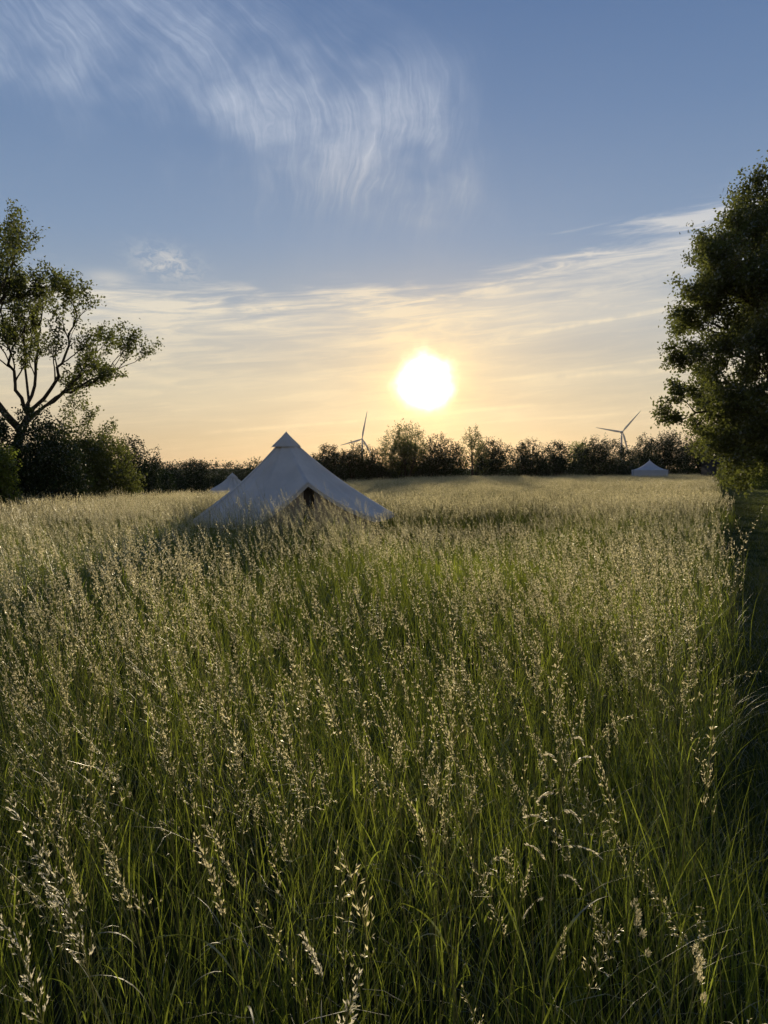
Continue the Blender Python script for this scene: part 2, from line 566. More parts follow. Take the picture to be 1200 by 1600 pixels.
def quads(mb, C, Dr, L, Wd, N, mat_i, attr):
    """diamonds: centre base C, direction Dr, length L, width Wd, side vector N"""
    L = np.asarray(L)[:, None]; Wd = np.asarray(Wd)[:, None]
    side = np.cross(Dr, N); side /= np.linalg.norm(side, axis=1)[:, None] + 1e-9
    nrm = np.cross(side, Dr)
    v0 = C
    v1 = C + Dr * L * 0.45 + side * Wd * 0.5
    v2 = C + Dr * L
    v3 = C + Dr * L * 0.45 - side * Wd * 0.5
    mid = C + Dr * L * 0.42 + nrm * Wd * 0.35
    V = np.stack([v0, v1, v2, v3, mid], 1).reshape(-1, 3)
    k = np.arange(len(C))[:, None] * 5
    F = np.concatenate([k + np.array([[0, 1, 4]]), k + np.array([[1, 2, 4]]), k + np.array([[2, 3, 4]]), k + np.array([[3, 0, 4]])], 0)
    mb.add(V, F, mat_i, np.repeat(attr, 5))


def flat(mb, C, Dr, L, Wd, N, mat_i, attr):
    L = np.asarray(L)[:, None]; Wd = np.asarray(Wd)[:, None]
    side = np.cross(Dr, N); side /= np.linalg.norm(side, axis=1)[:, None] + 1e-9
    V = np.stack([C, C + Dr * L * 0.45 + side * Wd * 0.5, C + Dr * L, C + Dr * L * 0.45 - side * Wd * 0.5], 1).reshape(-1, 3)
    k = np.arange(len(C))[:, None] * 4
    mb.add(V, k + np.array([[0, 1, 2, 3]]), mat_i, np.repeat(attr, 4))


def rnd_unit(n):
    v = rs.normal(size=(n, 3))
    return v / np.linalg.norm(v, axis=1)[:, None]


def unit(v):
    return v / (np.linalg.norm(v, axis=-1, keepdims=True) + 1e-9)


def blade(mb, base, az, L, Wd, rise, droop, segs=5, mat_i=0, attr=0.5):
    t = np.linspace(0, 1, segs + 1)
    ang = rise - droop * t ** 1.4
    ds = L / segs
    h = np.concatenate([[0], np.cumsum(np.cos(ang[:-1]) * ds)])
    z = np.concatenate([[0], np.cumsum(np.sin(ang[:-1]) * ds)])
    d = np.array([math.cos(az), math.sin(az), 0])
    P = base[None, :] + h[:, None] * d[None, :] + z[:, None] * np.array([0, 0, 1.0])
    tw = rs.uniform(-0.9, 0.9)
    sd = np.array([-math.sin(az), math.cos(az), 0])
    w = Wd * np.clip(np.minimum(t * 6 + 0.35, (1 - t) * 1.7 + 0.02), 0, 1)
    tws = tw * t
    nn = np.stack([-np.sin(ang) * d[0], -np.sin(ang) * d[1], np.cos(ang)], 1)
    side = sd[None, :] * np.cos(tws)[:, None] + nn * np.sin(tws)[:, None]
    V = np.stack([P - side * w[:, None] / 2, P + side * w[:, None] / 2], 1).reshape(-1, 3)
    i = np.arange(segs)[:, None] * 2
    mb.add(V, i + np.array([[0, 1, 3, 2]]), mat_i, attr)


def stalk(base, H, lean_az, lean, nod=0.0, n=9):
    t = np.linspace(0, 1, n)
    d = np.array([math.cos(lean_az), math.sin(lean_az), 0])
    hor = lean * H * (0.35 * t + 0.65 * t ** 2.2) + nod * H * np.clip(t - 0.75, 0, 1) ** 2 * 4
    ver = H * t - 0.5 * lean * lean * H * t ** 2 - nod * H * np.clip(t - 0.8, 0, 1) ** 2 * 3
    return base[None, :] + hor[:, None] * d[None, :] + ver[:, None] * np.array([0, 0, 1.0])


def interp(P, t):
    q = np.linspace(0, 1, len(P))
    return np.stack([np.interp(t, q, P[:, k]) for k in range(3)], -1)


def panicle(mb, P, t0, spread, nodes, per, spk, sl_, sw, droop=0.25, mat_i=2, stem_i=1, twigs=True, shape=quads, side_bias=None, op_=(0.18, 0.62), wild=0.35):
    """whorls of thin branches that carry spikelets along the top of stalk P"""
    Lp = np.linalg.norm(P[-1] - interp(P, t0))
    C, D, A_ = [], [], []
    for i in range(nodes):
        fr = i / nodes
        t = t0 + (1 - t0) * (fr ** 0.85)
        o = interp(P, t)
        ax = unit(interp(P, min(1, t + 0.04)) - interp(P, t - 0.02))
        bl = spread * (1 - fr) ** 0.8 * rs.uniform(0.45, 1.25) + 0.006
        m = max(1, int(round(per * (1 - 0.5 * fr))))
        for j in range(m):
            r = rnd_unit(1)[0]
            if side_bias is not None:
                r = r + side_bias * 1.2
            r = r - ax * r.dot(ax)
            r = unit(r)
            op = rs.uniform(*op_)
            d0 = unit(ax * math.cos(op) + r * math.sin(op))
            L = bl * rs.uniform(0.55, 1.0)
            k = max(1, int(round(spk * (0.35 + 0.65 * L / max(spread, 1e-6)) * rs.uniform(0.7, 1.2))))
            e = o + d0 * L + np.array([0, 0, -droop * L * 0.5])
            if twigs:
                w = 0.00035
                sd = unit(np.cross(d0, np.array([0.3, 0.1, 1.0]))) * w
                mb.add([o - sd, o + sd, e + sd, e - sd], [[0, 1, 2, 3]], stem_i, 0.6)
            for q in range(k):
                f = rs.uniform(0.35, 1.0)
                C.append(o + (e - o) * f)
                D.append(unit(d0 + rnd_unit(1)[0] * wild + np.array([0, 0, -droop])))
                A_.append(rs.uniform(0, 1))
    for q in range(max(1, spk)):
        C.append(interp(P, rs.uniform(1 - (1 - t0) * 0.2, 1.0))); D.append(unit(P[-1] - P[-2] + rnd_unit(1)[0] * 0.02)); A_.append(rs.uniform())
    C = np.array(C); D = np.array(D); n = len(C)
    shape(mb, C, D, rs.uniform(0.8, 1.2, n) * sl_, rs.uniform(0.8, 1.2, n) * sw, rnd_unit(n), mat_i, np.array(A_))


LEAN_AZ = math.pi + 0.35              # the wind has combed the stalks to the left


def clump(lod, flowers, blades, H, Rr, seed, dense=False):
    mb = MB()
    for i in range(flowers):
        a = rs.uniform(0, 2 * math.pi); r = Rr * math.sqrt(rs.uniform())
        base = np.array([r * math.cos(a), r * math.sin(a), -0.03])
        h = H * rs.uniform(0.72, 1.15)
        az = LEAN_AZ + rs.normal(0, 0.9)
        P = stalk(base, h, az, abs(rs.normal(0.13, 0.09)), max(0, rs.normal(0.12, 0.10)), {0: 10, 1: 6, 2: 3}[lod])
        at0 = rs.uniform(0.2, 1.0)
        if lod == 0:
            rad = np.linspace(0.0018, 0.0008, len(P))
            mb.tube(P, rad, 3, 1, at0, cap=False)
            kind = rs.uniform()
            if kind < 0.66:
                o_ = rs.uniform(0.15, 0.5)
                panicle(mb, P, rs.uniform(0.73, 0.83), rs.uniform(0.026, 0.064), rs.randint(8, 13), 4, 4, rs.uniform(0.0075, 0.0105), 0.0024,
                        rs.choice([0.0, 0.2, 0.7]), op_=(o_, o_ + 0.6), wild=rs.uniform(0.3, 0.7))
            elif kind < 0.85:
                panicle(mb, P, rs.uniform(0.80, 0.87), 0.016, 15, 4, 2, 0.0080, 0.0020, 0.0, twigs=False)
            else:
                panicle(mb, P, rs.uniform(0.78, 0.83), 0.065, 8, 5, 3, 0.005, 0.002, 0.3)
            for q in range(rs.randint(2, 4)):
                t = rs.uniform(0.15, 0.62)
                blade(mb, interp(P, t), rs.uniform(0, 6.28), rs.uniform(0.12, 0.28), rs.uniform(0.003, 0.005), rs.uniform(0.9, 1.4), rs.uniform(0.3, 1.6), 6, 0, rs.uniform())
        elif lod == 1:
            mb.tube(P, np.linspace(0.0017, 0.0009, len(P)), 3, 1, at0, cap=False)
            panicle(mb, P, rs.uniform(0.74, 0.84), rs.uniform(0.022, 0.055), 10, 2, 4, 0.015, 0.0040, rs.choice([0.0, 0.3, 0.6]), twigs=False, shape=flat, op_=(0.25, 0.85), wild=0.55)
            for q in range(2):
                t = rs.uniform(0.15, 0.6)
                blade(mb, interp(P, t), rs.uniform(0, 6.28), rs.uniform(0.14, 0.28), 0.0065, rs.uniform(0.9, 1.35), rs.uniform(0.4, 1.6), 3, 0, rs.uniform())
        else:
            mb.tube(P, np.linspace(0.003, 0.002, len(P)), 3, 1, at0, cap=False)
            panicle(mb, P, rs.uniform(0.76, 0.86), rs.uniform(0.015, 0.04), 5, 1, 2, 0.034, 0.011, 0.1, twigs=False, shape=flat)
    for i in range(blades):
        a = rs.uniform(0, 2 * math.pi); r = Rr * 1.15 * math.sqrt(rs.uniform())
        base = np.array([r * math.cos(a), r * math.sin(a), -0.02])
        L = H * rs.uniform(0.35, 0.85)
        seg = {0: 7, 1: 4, 2: 2}[lod]
        wd = {0: rs.uniform(0.0022, 0.0052), 1: 0.0062, 2: 0.014}[lod]
        blade(mb, base, rs.uniform(0, 6.28), L, wd, rs.uniform(1.25, 1.52), rs.choice([rs.uniform(0.1, 0.6), rs.uniform(0.3, 1.0), rs.uniform(0.9, 2.2)]), seg, 0, rs.uniform())
    return mb.mesh('grass_clump', [M_BLADE, M_STEM, M_SEED])


SOURCES = []                           # one list of plant meshes per kind of clump


def add_variants(n, *a):
    SOURCES.append([bpy.data.objects.new('meadow_grass_clump', clump(*a, seed=i)) for i in range(n)])
    return len(SOURCES) - 1, n


V0F = add_variants(14, 0, 3, 10, 1.08, 0.11)       # near, in flower
V0L = add_variants(8, 0, 0, 36, 0.80, 0.13)       # near, leaves only
V1F = add_variants(12, 1, 6, 26, 1.05, 0.26)      # middle
V1T = add_variants(6, 1, 6, 8, 1.28, 0.24)        # middle, tall heads that stand out
V0T = add_variants(8, 0, 2, 3, 1.30, 0.07)        # near, tall heads that stand out
V1L = add_variants(5, 1, 1, 50, 0.80, 0.28)
V2F = add_variants(8, 2, 50, 50, 1.02, 0.62)      # far


def vnoise(x, y, s, seed):
    r_ = np.random.RandomState(seed)
    T = r_.uniform(size=(64, 64))
    fx, fy = x / s, y / s
    ix, iy = np.floor(fx).astype(int), np.floor(fy).astype(int)
    tx, ty_ = fx - ix, fy - iy
    tx = tx * tx * (3 - 2 * tx); ty_ = ty_ * ty_ * (3 - 2 * ty_)
    q = lambda a, b__: T[a % 64, b__ % 64]
    return (q(ix, iy) * (1 - tx) + q(ix + 1, iy) * tx) * (1 - ty_) + (q(ix, iy + 1) * (1 - tx) + q(ix + 1, iy + 1) * tx) * ty_


KE = [-1.2, -.55, -.4, -.3, -.2, -.1, .2, .3, .43, .6]
DE = [20, 31, 36, 42, 56, 74, 80, 105, 150, 150]
TENT = at(448, 800, 21.0); TENT.z = float(ground_z(TENT.x, TENT.y))
TENT2 = at(363, 745, 47.0); TENT2.z = float(ground_z(TENT2.x, TENT2.y))


def inside(x, y):
    k = x / np.maximum(y, 0.2)
    ok = (x < edge_x(y)) & (y < np.interp(k, KE, DE) + 2.5 * vnoise(x, y, 3.0, 5))
    d1 = np.hypot(x - TENT.x, y - TENT.y)
    ok &= d1 > 2.75 + 0.4 * vnoise(x, y, 0.8, 6)
    ok &= ~((x > TENT.x + 1.0) & (x < TENT.x + 6.5) & (np.abs(y - (TENT.y - 3.0 + 0.25 * (x - TENT.x))) < 0.75 + 0.4 * vnoise(x, y, 0.7, 9)))
    ok &= np.hypot(x - TENT2.x, y - TENT2.y) > 2.9
    return ok


PTS, GRP, IDX, ROT, SCL = [], [], [], [], []


def scatter(dmin, dmax, dens, kmax, flow, leaf, leaf_share, hvar, xpad=1.2):
    """jittered scatter in the wedge that can be seen (with a margin for a side step)"""
    st = 1 / math.sqrt(dens)
    xs_ = np.arange(-dmax * kmax - xpad, dmax * kmax + xpad, st)
    ys_ = np.arange(dmin, dmax, st)
    X, Y = np.meshgrid(xs_, ys_)
    X = X.ravel() + rs.uniform(-.5, .5, X.size) * st
    Y = Y.ravel() + rs.uniform(-.5, .5, Y.size) * st
    ok = (np.abs(X) < kmax * Y + xpad) & (Y >= dmin) & (Y < dmax) & inside(X, Y)
    X, Y = X[ok], Y[ok]
    n = len(X)
    patch = 0.6 * vnoise(X, Y, 1.3, 21) + 0.4 * vnoise(X, Y, 0.45, 22)
    grp = np.full(n, flow[0])
    lane = sstep(np.abs(Y - (12.6 + 0.35 * (X - 1.0))), 1.3, 0.6) * ((X > 0.1) & (X < 3.2))
    tall = None
    if leaf:
        close = 0.30 * sstep(Y, 2.6, 1.2) + 0.55 * sstep(X / Y, 0.0, 0.40) * sstep(Y, 5.0, 2.0)
        share = np.clip(leaf_share + (0.5 - patch) * 1.9 + 0.9 * lane + close, 0.02, 0.95)
        grp[rs.uniform(size=n) < share] = leaf[0]
    if flow is V0F:
        tl = rs.uniform(size=n) < 0.11 * (Y > 1.5) * (0.4 + patch)
        grp[tl] = V0T[0]
    if flow is V1F:
        fore = sstep(np.hypot((X + 2.1) / 1.9, (Y - 15.5) / 3.4), 1.1, 0.6)
        tl = rs.uniform(size=n) < (0.06 + 0.25 * (patch > 0.6) + 0.75 * fore)
        grp[tl & (lane < 0.3)] = V1T[0]
    cnt = np.array([len(q) for q in SOURCES])
    idx = (rs.uniform(size=n) * cnt[grp]).astype(int)
    big_ = vnoise(X, Y, 5.0, 23)
    sc = (1 - 0.3 * sstep(np.hypot((X - 1.6) / 2.6, (Y - 17.0) / 3.5), 1.1, 0.6)) * rs.uniform(1 - hvar, 1 + hvar, n) * (0.80 + 0.34 * patch) * (0.90 + 0.2 * big_) * (1 - 0.3 * lane)
    if flow is V1F:
        sc = sc * (1 + 0.16 * fore)
    sc = np.minimum(sc, 1.22)
    wv = rs.uniform(0.85, 1.1, n)
    PTS.append(np.stack([X, Y, ground_z(X, Y)], 1))
    IDX.append(idx)
    GRP.append(grp)
    # small turns only: all clumps keep the lean of the wind
    ROT.append(np.stack([rs.normal(0, 0.05, n), rs.normal(-0.03, 0.06, n), rs.normal(0, 0.7, n)], 1))
    SCL.append(np.stack([wv, wv, sc], 1))


scatter(0.55, 5.5, 44, 0.62, V0F, V0L, 0.42, 0.12)
scatter(5.5, 20, 11, 0.60, V1F, V1L, 0.25, 0.10)
scatter(20, 165, 1.75, 0.60, V2F, None, 0, 0.10, 4.0)

P_ = np.concatenate(PTS)
me = bpy.data.meshes.new('meadow_grass')
me.vertices.add(len(P_)); me.vertices.foreach_set('co', P_.ravel().astype(np.float32))
a_ = me.attributes.new('grp', 'INT', 'POINT'); a_.data.foreach_set('value', np.concatenate(GRP).astype(np.int32))
a_ = me.attributes.new('idx', 'INT', 'POINT'); a_.data.foreach_set('value', np.concatenate(IDX).astype(np.int32))
a_ = me.attributes.new('rot', 'FLOAT_VECTOR', 'POINT'); a_.data.foreach_set('vector', np.concatenate(ROT).ravel().astype(np.float32))
a_ = me.attributes.new('scl', 'FLOAT_VECTOR', 'POINT'); a_.data.foreach_set('vector', np.concatenate(SCL).ravel().astype(np.float32))
print('grass instances', len(P_))


def scatter_nodes(name, sources):
    """plants the meshes of every source list on the points whose grp is that list's number"""
    ng = bpy.data.node_groups.new(name, 'GeometryNodeTree')
    ng.interface.new_socket('Geometry', in_out='INPUT', socket_type='NodeSocketGeometry')
    ng.interface.new_socket('Geometry', in_out='OUTPUT', socket_type='NodeSocketGeometry')
    N, L = ng.nodes, ng.links
    gi = N.new('NodeGroupInput'); go = N.new('NodeGroupOutput')
    out = N.new('GeometryNodeJoinGeometry')

    def named(nm, typ):
        na = N.new('GeometryNodeInputNamedAttribute')
        na.data_type = typ
        na.inputs[0].default_value = nm
        return next(x for x in na.outputs if x.enabled and x.name == 'Attribute')
    a_idx, a_rot, a_scl, a_grp = named('idx', 'INT'), named('rot', 'FLOAT_VECTOR'), named('scl', 'FLOAT_VECTOR'), named('grp', 'INT')
    for k, objs in enumerate(sources):
        jn = N.new('GeometryNodeJoinGeometry')
        for o in objs:
            oi = N.new('GeometryNodeObjectInfo')
            oi.inputs['Object'].default_value = o
            oi.inputs['As Instance'].default_value = False
            g2 = N.new('GeometryNodeGeometryToInstance')
            L.new(oi.outputs['Geometry'], g2.inputs[0])
            L.new(g2.outputs[0], jn.inputs[0])
        eq = N.new('FunctionNodeCompare')
        eq.data_type = 'INT'; eq.operation = 'EQUAL'
        ia, ib = [x for x in eq.inputs if x.enabled and x.type == 'INT'][:2]
        L.new(a_grp, ia); ib.default_value = k
        ip = N.new('GeometryNodeInstanceOnPoints')
        ip.inputs['Pick Instance'].default_value = True
        L.new(gi.outputs[0], ip.inputs['Points']); L.new(jn.outputs[0], ip.inputs['Instance'])
        L.new(eq.outputs['Result'], ip.inputs['Selection'])
        L.new(a_idx, ip.inputs['Instance Index']); L.new(a_rot, ip.inputs['Rotation']); L.new(a_scl, ip.inputs['Scale'])
        L.new(ip.outputs[0], out.inputs[0])
    L.new(out.outputs[0], go.inputs[0])
    return ng


mg = bpy.data.objects.new('meadow_grass', me)
COL.objects.link(mg)
md = mg.modifiers.new('scatter', 'NODES')
md.node_group = scatter_nodes('scatter_grass', SOURCES)
tag(mg, 'tall backlit meadow grass in seed filling the whole field', 'grass', kind='stuff')

# mown turf on the track and in the trodden places round the tent
TURF = []
for i in range(5):
    mb = MB()
    for q in range(170):
        base = np.array([rs.uniform(-.3, .3), rs.uniform(-.3, .3), -0.005])
        blade(mb, base, rs.uniform(0, 6.28), rs.uniform(0.05, 0.13), 0.006, rs.uniform(0.8, 1.5), rs.uniform(0.2, 1.4), 2, 0, rs.uniform())
    TURF.append(bpy.data.objects.new('turf_tuft', mb.mesh('turf_tuft', [M_TURF_BLADE])))
X, Y = [], []
for (d0, d1, st) in ((0.6, 14, 0.33), (14, 60, 0.6), (60, 130, 0.7)):
    gx, gy = np.meshgrid(np.arange(0, 66, st), np.arange(d0, d1, st))
    gx = gx.ravel() + rs.uniform(-.5, .5, gx.size) * st; gy = gy.ravel() + rs.uniform(-.5, .5, gy.size) * st
    ok = (gx > edge_x(gy) - 0.3) & (gx < edge_x(gy) + 6) & (gx < 0.62 * gy + 2)
    X.append(gx[ok]); Y.append(gy[ok])
gx, gy = np.meshgrid(np.arange(TENT.x - 4.2, TENT.x + 7, 0.4), np.arange(TENT.y - 5, TENT.y + 4, 0.4))
gx = gx.ravel() + rs.uniform(-.2, .2, gx.size); gy = gy.ravel() + rs.uniform(-.2, .2, gy.size)
ok = ~inside(gx, gy) & (np.hypot(gx - TENT.x, gy - TENT.y) > 2.5)
X.append(gx[ok]); Y.append(gy[ok])
X = np.concatenate(X); Y = np.concatenate(Y); n = len(X)
me = bpy.data.meshes.new('mown_grass')
me.vertices.add(n); me.vertices.foreach_set('co', np.stack([X, Y, ground_z(X, Y) + 0.006], 1).ravel().astype(np.float32))
a_ = me.attributes.new('grp', 'INT', 'POINT'); a_.data.foreach_set('value', np.zeros(n, np.int32))
a_ = me.attributes.new('idx', 'INT', 'POINT'); a_.data.foreach_set('value', rs.randint(0, 5, n).astype(np.int32))
a_ = me.attributes.new('rot', 'FLOAT_VECTOR', 'POINT'); a_.data.foreach_set('vector', np.stack([np.zeros(n), np.zeros(n), rs.uniform(0, 6.28, n)], 1).ravel().astype(np.float32))
a_ = me.attributes.new('scl', 'FLOAT_VECTOR', 'POINT'); a_.data.foreach_set('vector', np.repeat(rs.uniform(0.8, 1.4, n), 3).astype(np.float32))
mo = bpy.data.objects.new('mown_grass', me)
COL.objects.link(mo)
md = mo.modifiers.new('scatter', 'NODES')
md.node_group = scatter_nodes('scatter_turf', [TURF])
tag(mo, 'short mown grass on the shaded track and around the bell tent', 'grass', kind='stuff')


# ------------------------------------------------------------------ trees
def leaf_cloud(mb, C, n_per, size, spread, bias=None, mat_i=0):
    n = len(C) * n_per
    P = np.repeat(C, n_per, 0) + rs.normal(size=(n, 3)) * spread
    D = unit(rs.normal(size=(n, 3)) + np.array([0, 0, 0.15]))
    flat(mb, P, D, rs.uniform(0.6, 1.35, n) * size, rs.uniform(0.6, 1.1, n) * size * 0.75, rnd_unit(n), mat_i, rs.uniform(0, 1, n))


def grow(tb, tips, p, d, L, r, lv, maxlv, up=0.1, spread=0.6, kids=3, sides=(7, 6, 5, 3, 3)):
    n = 5 if lv < maxlv else 3
    pts = [p.copy()]; dirs = []
    dd = d.copy()
    for i in range(n):
        dd = unit(dd + rs.normal(size=3) * 0.13 + np.array([0, 0, up * 0.3]))
        pts.append(pts[-1] + dd * L / n)
        dirs.append(dd.copy())
    rr = np.linspace(r, r * 0.55, n + 1)
    tb.tube(pts, rr, sides[min(lv, 4)], 0, 0.5, cap=False)
    if lv == maxlv:
        tips.extend(pts[1:])
        return
    if lv >= maxlv - 1:
        tips.extend(pts[2:])
    for q in range(kids + (lv == 0)):
        f = rs.uniform(0.35, 1.0) if q else 1.0
        i = min(n - 1, int(f * n - 1e-6))
        b0 = pts[i] + (pts[i + 1] - pts[i]) * (f * n - i)
        base = dirs[i]
        r0 = rnd_unit(1)[0]; r0 = unit(r0 - base * r0.dot(base))
        a = spread * rs.uniform(0.5, 1.25) * (0.5 if q == 0 else 1)
        nd = unit(base * math.cos(a) + r0 * math.sin(a) + np.array([0, 0, up]))
        grow(tb, tips, b0, nd, L * rs.uniform(0.55, 0.8), rr[i] * 0.62, lv + 1, maxlv, up, spread, kids, sides)


def shrub(name, label, cat, px, wpx, top, Y, base_py=745, dens=1.0, leaf=M_LEAF_D, lsize=None, group=None, lobes=7, trunk=0.12, sparse=False, deep=None):
    """a bush or small tree: stems and a crown of leafy shoots around uneven lobes"""
    c = at(px, top, Y)
    z0 = float(ground_z(c.x, Y))
    w = wpx / FPX * Y * (1.12 if Y > 60 and not sparse else 1.0)
    h = c.z - z0
    root = empty(name, (c.x, Y, z0))
    tag(root, label, cat, group)
    s = lsize or max(0.07, Y * 0.0016)
    tb, fb = MB(), MB()
    dp_ = deep or min(w * 0.8, 5.0)
    lob = []
    for i in range(lobes):
        a = (i + rs.uniform(0, 1)) / lobes * 2 * math.pi
        rr = rs.uniform(0.35, 0.62)
        lc = np.array([math.cos(a) * w * 0.5 * rr, math.sin(a) * dp_ * 0.5 * rr, h * (rs.uniform(0.25, 0.72) if not sparse else rs.uniform(0.4, 0.8))])
        lob.append((lc, np.array([w * rs.uniform(0.19, 0.30), dp_ * rs.uniform(0.2, 0.3), h * rs.uniform(0.17, 0.28)])))
    lob.append((np.array([rs.uniform(-.1, .1) * w, 0, h * 0.78]), np.array([w * 0.2, dp_ * 0.22, h * 0.20])))
    if not sparse:
        lob.append((np.array([0, 0, h * 0.32]), np.array([w * 0.44, dp_ * 0.42, h * 0.32])))
    nsh = int(dens * (60 + w * h / (s * s) * 0.42))
    C = []
    for q in range(nsh):
        lc, lr = lob[rs.randint(len(lob))]
        r = rnd_unit(1)[0]
        rad = rs.uniform(0.45, 1.0) ** 0.6 * (1.25 if rs.uniform() < 0.10 else 1)
        o = lc + r * lr * rad
        if o[2] < 0.05 * h:
            o[2] = rs.uniform(0.05, 0.25) * h
        d = unit(r + np.array([0, 0, 0.8]) + rs.normal(size=3) * 0.3)
        L = rs.uniform(0.10, 0.24) * min(w, h) * (0.6 if sparse else 0.5)
        for k in range(4):
            C.append(o + d * L * k / 3)
    if not sparse:                        # the skirt that closes the bush down to the ground
        m = int(nsh * 2.6)
        q = rs.uniform(-1, 1, (m, 2)) * np.array([w * 0.5, dp_ * 0.45])
        zz = rs.uniform(0.0, 0.56, m) ** 1.0 * h * (1 - 0.25 * np.abs(q[:, 0]) / (w * 0.5))
        C.extend(np.stack([q[:, 0], q[:, 1], zz], 1))
    C = np.array(C)
    C[:, 2] *= h / np.percentile(C[:, 2], 99.3)
    leaf_cloud(fb, C, 5 if not sparse else 4, s, s * 0.75)
    ns = 3 if sparse else 5
    for q in range(ns):
        a = rs.uniform(0, 6.28)
        b0 = np.array([math.cos(a) * 0.2, math.sin(a) * 0.2, -0.1])
        tgt = lob[q % len(lob)][0] + np.array([0, 0, lob[q % len(lob)][1][2] * 0.6])
        mid = (b0 + tgt) / 2 + rs.normal(size=3) * 0.08 * h + np.array([0, 0, h * 0.08])
        t = np.linspace(0, 1, 6)[:, None]
        P = (1 - t) ** 2 * b0 + 2 * t * (1 - t) * mid + t * t * tgt
        tb.tube(P, np.linspace(trunk, trunk * 0.25, 6), 5, 0, 0.5)
        for k in range(4):
            f = rs.uniform(0.4, 0.95)
            o = interp(P, f)
            d = unit(rnd_unit(1)[0] + np.array([0, 0, 0.6]))
            tb.tube([o, o + d * h * 0.12, o + d * h * 0.2 + np.array([0, 0, h * 0.04])], [trunk * 0.35, trunk * 0.2, trunk * 0.08], 3, 0, 0.5, cap=False)
    tb.build('trunk', M_BARK, root, smooth=True)
    fb.build('crown', leaf, root)
    return root


def big_tree(name, label, base, limbs, trunk_pts, trunk_r, leaf, lsize, per, spread_l, maxlv, kids, sprd, up=0.1):
    root = empty(name, base)
    tag(root, label, 'tree')
    tb, fb = MB(), MB()
    B = np.array(base)
    tb.tube([np.array(p) - B for p in trunk_pts], trunk_r, 9, 0, 0.5)
    tips = []
    for (pts, r, L) in limbs:
        P = np.array([np.array(p) - B for p in pts])
        t = np.linspace(0, 1, 12)
        Q = interp(P, t)
        Q[1:-1] += rs.normal(size=(10, 3)) * 0.06
        rr = np.linspace(r, r * 0.3, 12)
        tb.tube(Q, rr, 7, 0, 0.5)
        dL = unit(Q[-1] - Q[-2])
        for q in range(int(9)):
            f = rs.uniform(0.30, 1.0) if q > 1 else 1.0
            o = interp(Q, f)
            r0 = rnd_unit(1)[0]; base_d = unit(interp(Q, min(1, f + .05)) - interp(Q, f - .05))
            r0 = unit(r0 - base_d * r0.dot(base_d))
            a = sprd * rs.uniform(0.6, 1.4)
            nd = unit(base_d * math.cos(a) + r0 * math.sin(a) + np.array([0, 0, up]))
            grow(tb, tips, o, nd, L * rs.uniform(0.6, 1.0), max(0.02, r * 0.42 * (1.2 - f * 0.7)), maxlv - 2, maxlv, up, sprd, kids)
    leaf_cloud(fb, np.array(tips), per, lsize, spread_l)
    tb.build('trunk', M_BARK, root, smooth=True)
    fb.build('crown', leaf, root)
    return root


# the open tree on the left, its limbs spreading from a fork just above the hedge
YL = 33.0
def LP(px, py, dy=0.0): return tuple(at(px, py, YL + dy))
bz = at(12, 760, YL); bz.z = float(ground_z(bz.x, YL))
fork = LP(45, 650)
big_tree('open_crowned_tree', 'tall open tree with thin see-through leaves and forked limbs at the left edge', tuple(bz),
         [([fork, LP(24, 600, -0.6), LP(12, 545, -1.2), LP(2, 490, -1.6)], 0.09, 1.5),
          ([fork, LP(52, 590, 0.4), LP(64, 520, 0.9), LP(66, 488, 1.3)], 0.08, 1.3),
          ([fork, LP(85, 595, -0.3), LP(102, 548, -0.5), LP(120, 492, -0.3)], 0.09, 1.3),
          ([LP(36, 662), LP(80, 630, 0.3), LP(130, 602, 0.6), LP(184, 577, 0.9)], 0.085, 1.25),
          ([fork, LP(95, 615, 1.6), LP(140, 580, 2.4), LP(150, 552, 3.0)], 0.06, 1.2),
          ([fork, LP(40, 560, 1.6), LP(35, 500, 2.2), LP(40, 480, 2.6)], 0.06, 1.3),
          ([LP(30, 670), LP(-30, 600, 0.5), LP(-80, 510, 0.9), LP(-70, 468, 1.2)], 0.16, 2.0),
          ([LP(-30, 600, 0.5), LP(-12, 510, 0.9), LP(4, 460, 0.4), LP(12, 423, 0.2)], 0.11, 1.6),
          ([LP(-80, 510, 0.9), LP(-30, 480, 1.5), LP(15, 473, 1.8), LP(55, 450, 1.5)], 0.08, 1.3),
          ([LP(-80, 510, 0.9), LP(-50, 470, 1.5), LP(-20, 438, 1.8), LP(-15, 408, 1.5)], 0.10, 1.6),
          ([LP(-30, 600, 0.5), LP(-110, 560, -1.5), LP(-160, 520, -2), LP(-200, 490, -2)], 0.16, 2.4)],
         [tuple(bz), LP(20, 715), LP(36, 668), fork], [0.30, 0.22, 0.17, 0.13], M_LEAF, 0.125, 7, 0.10, 3, 3, 0.55)

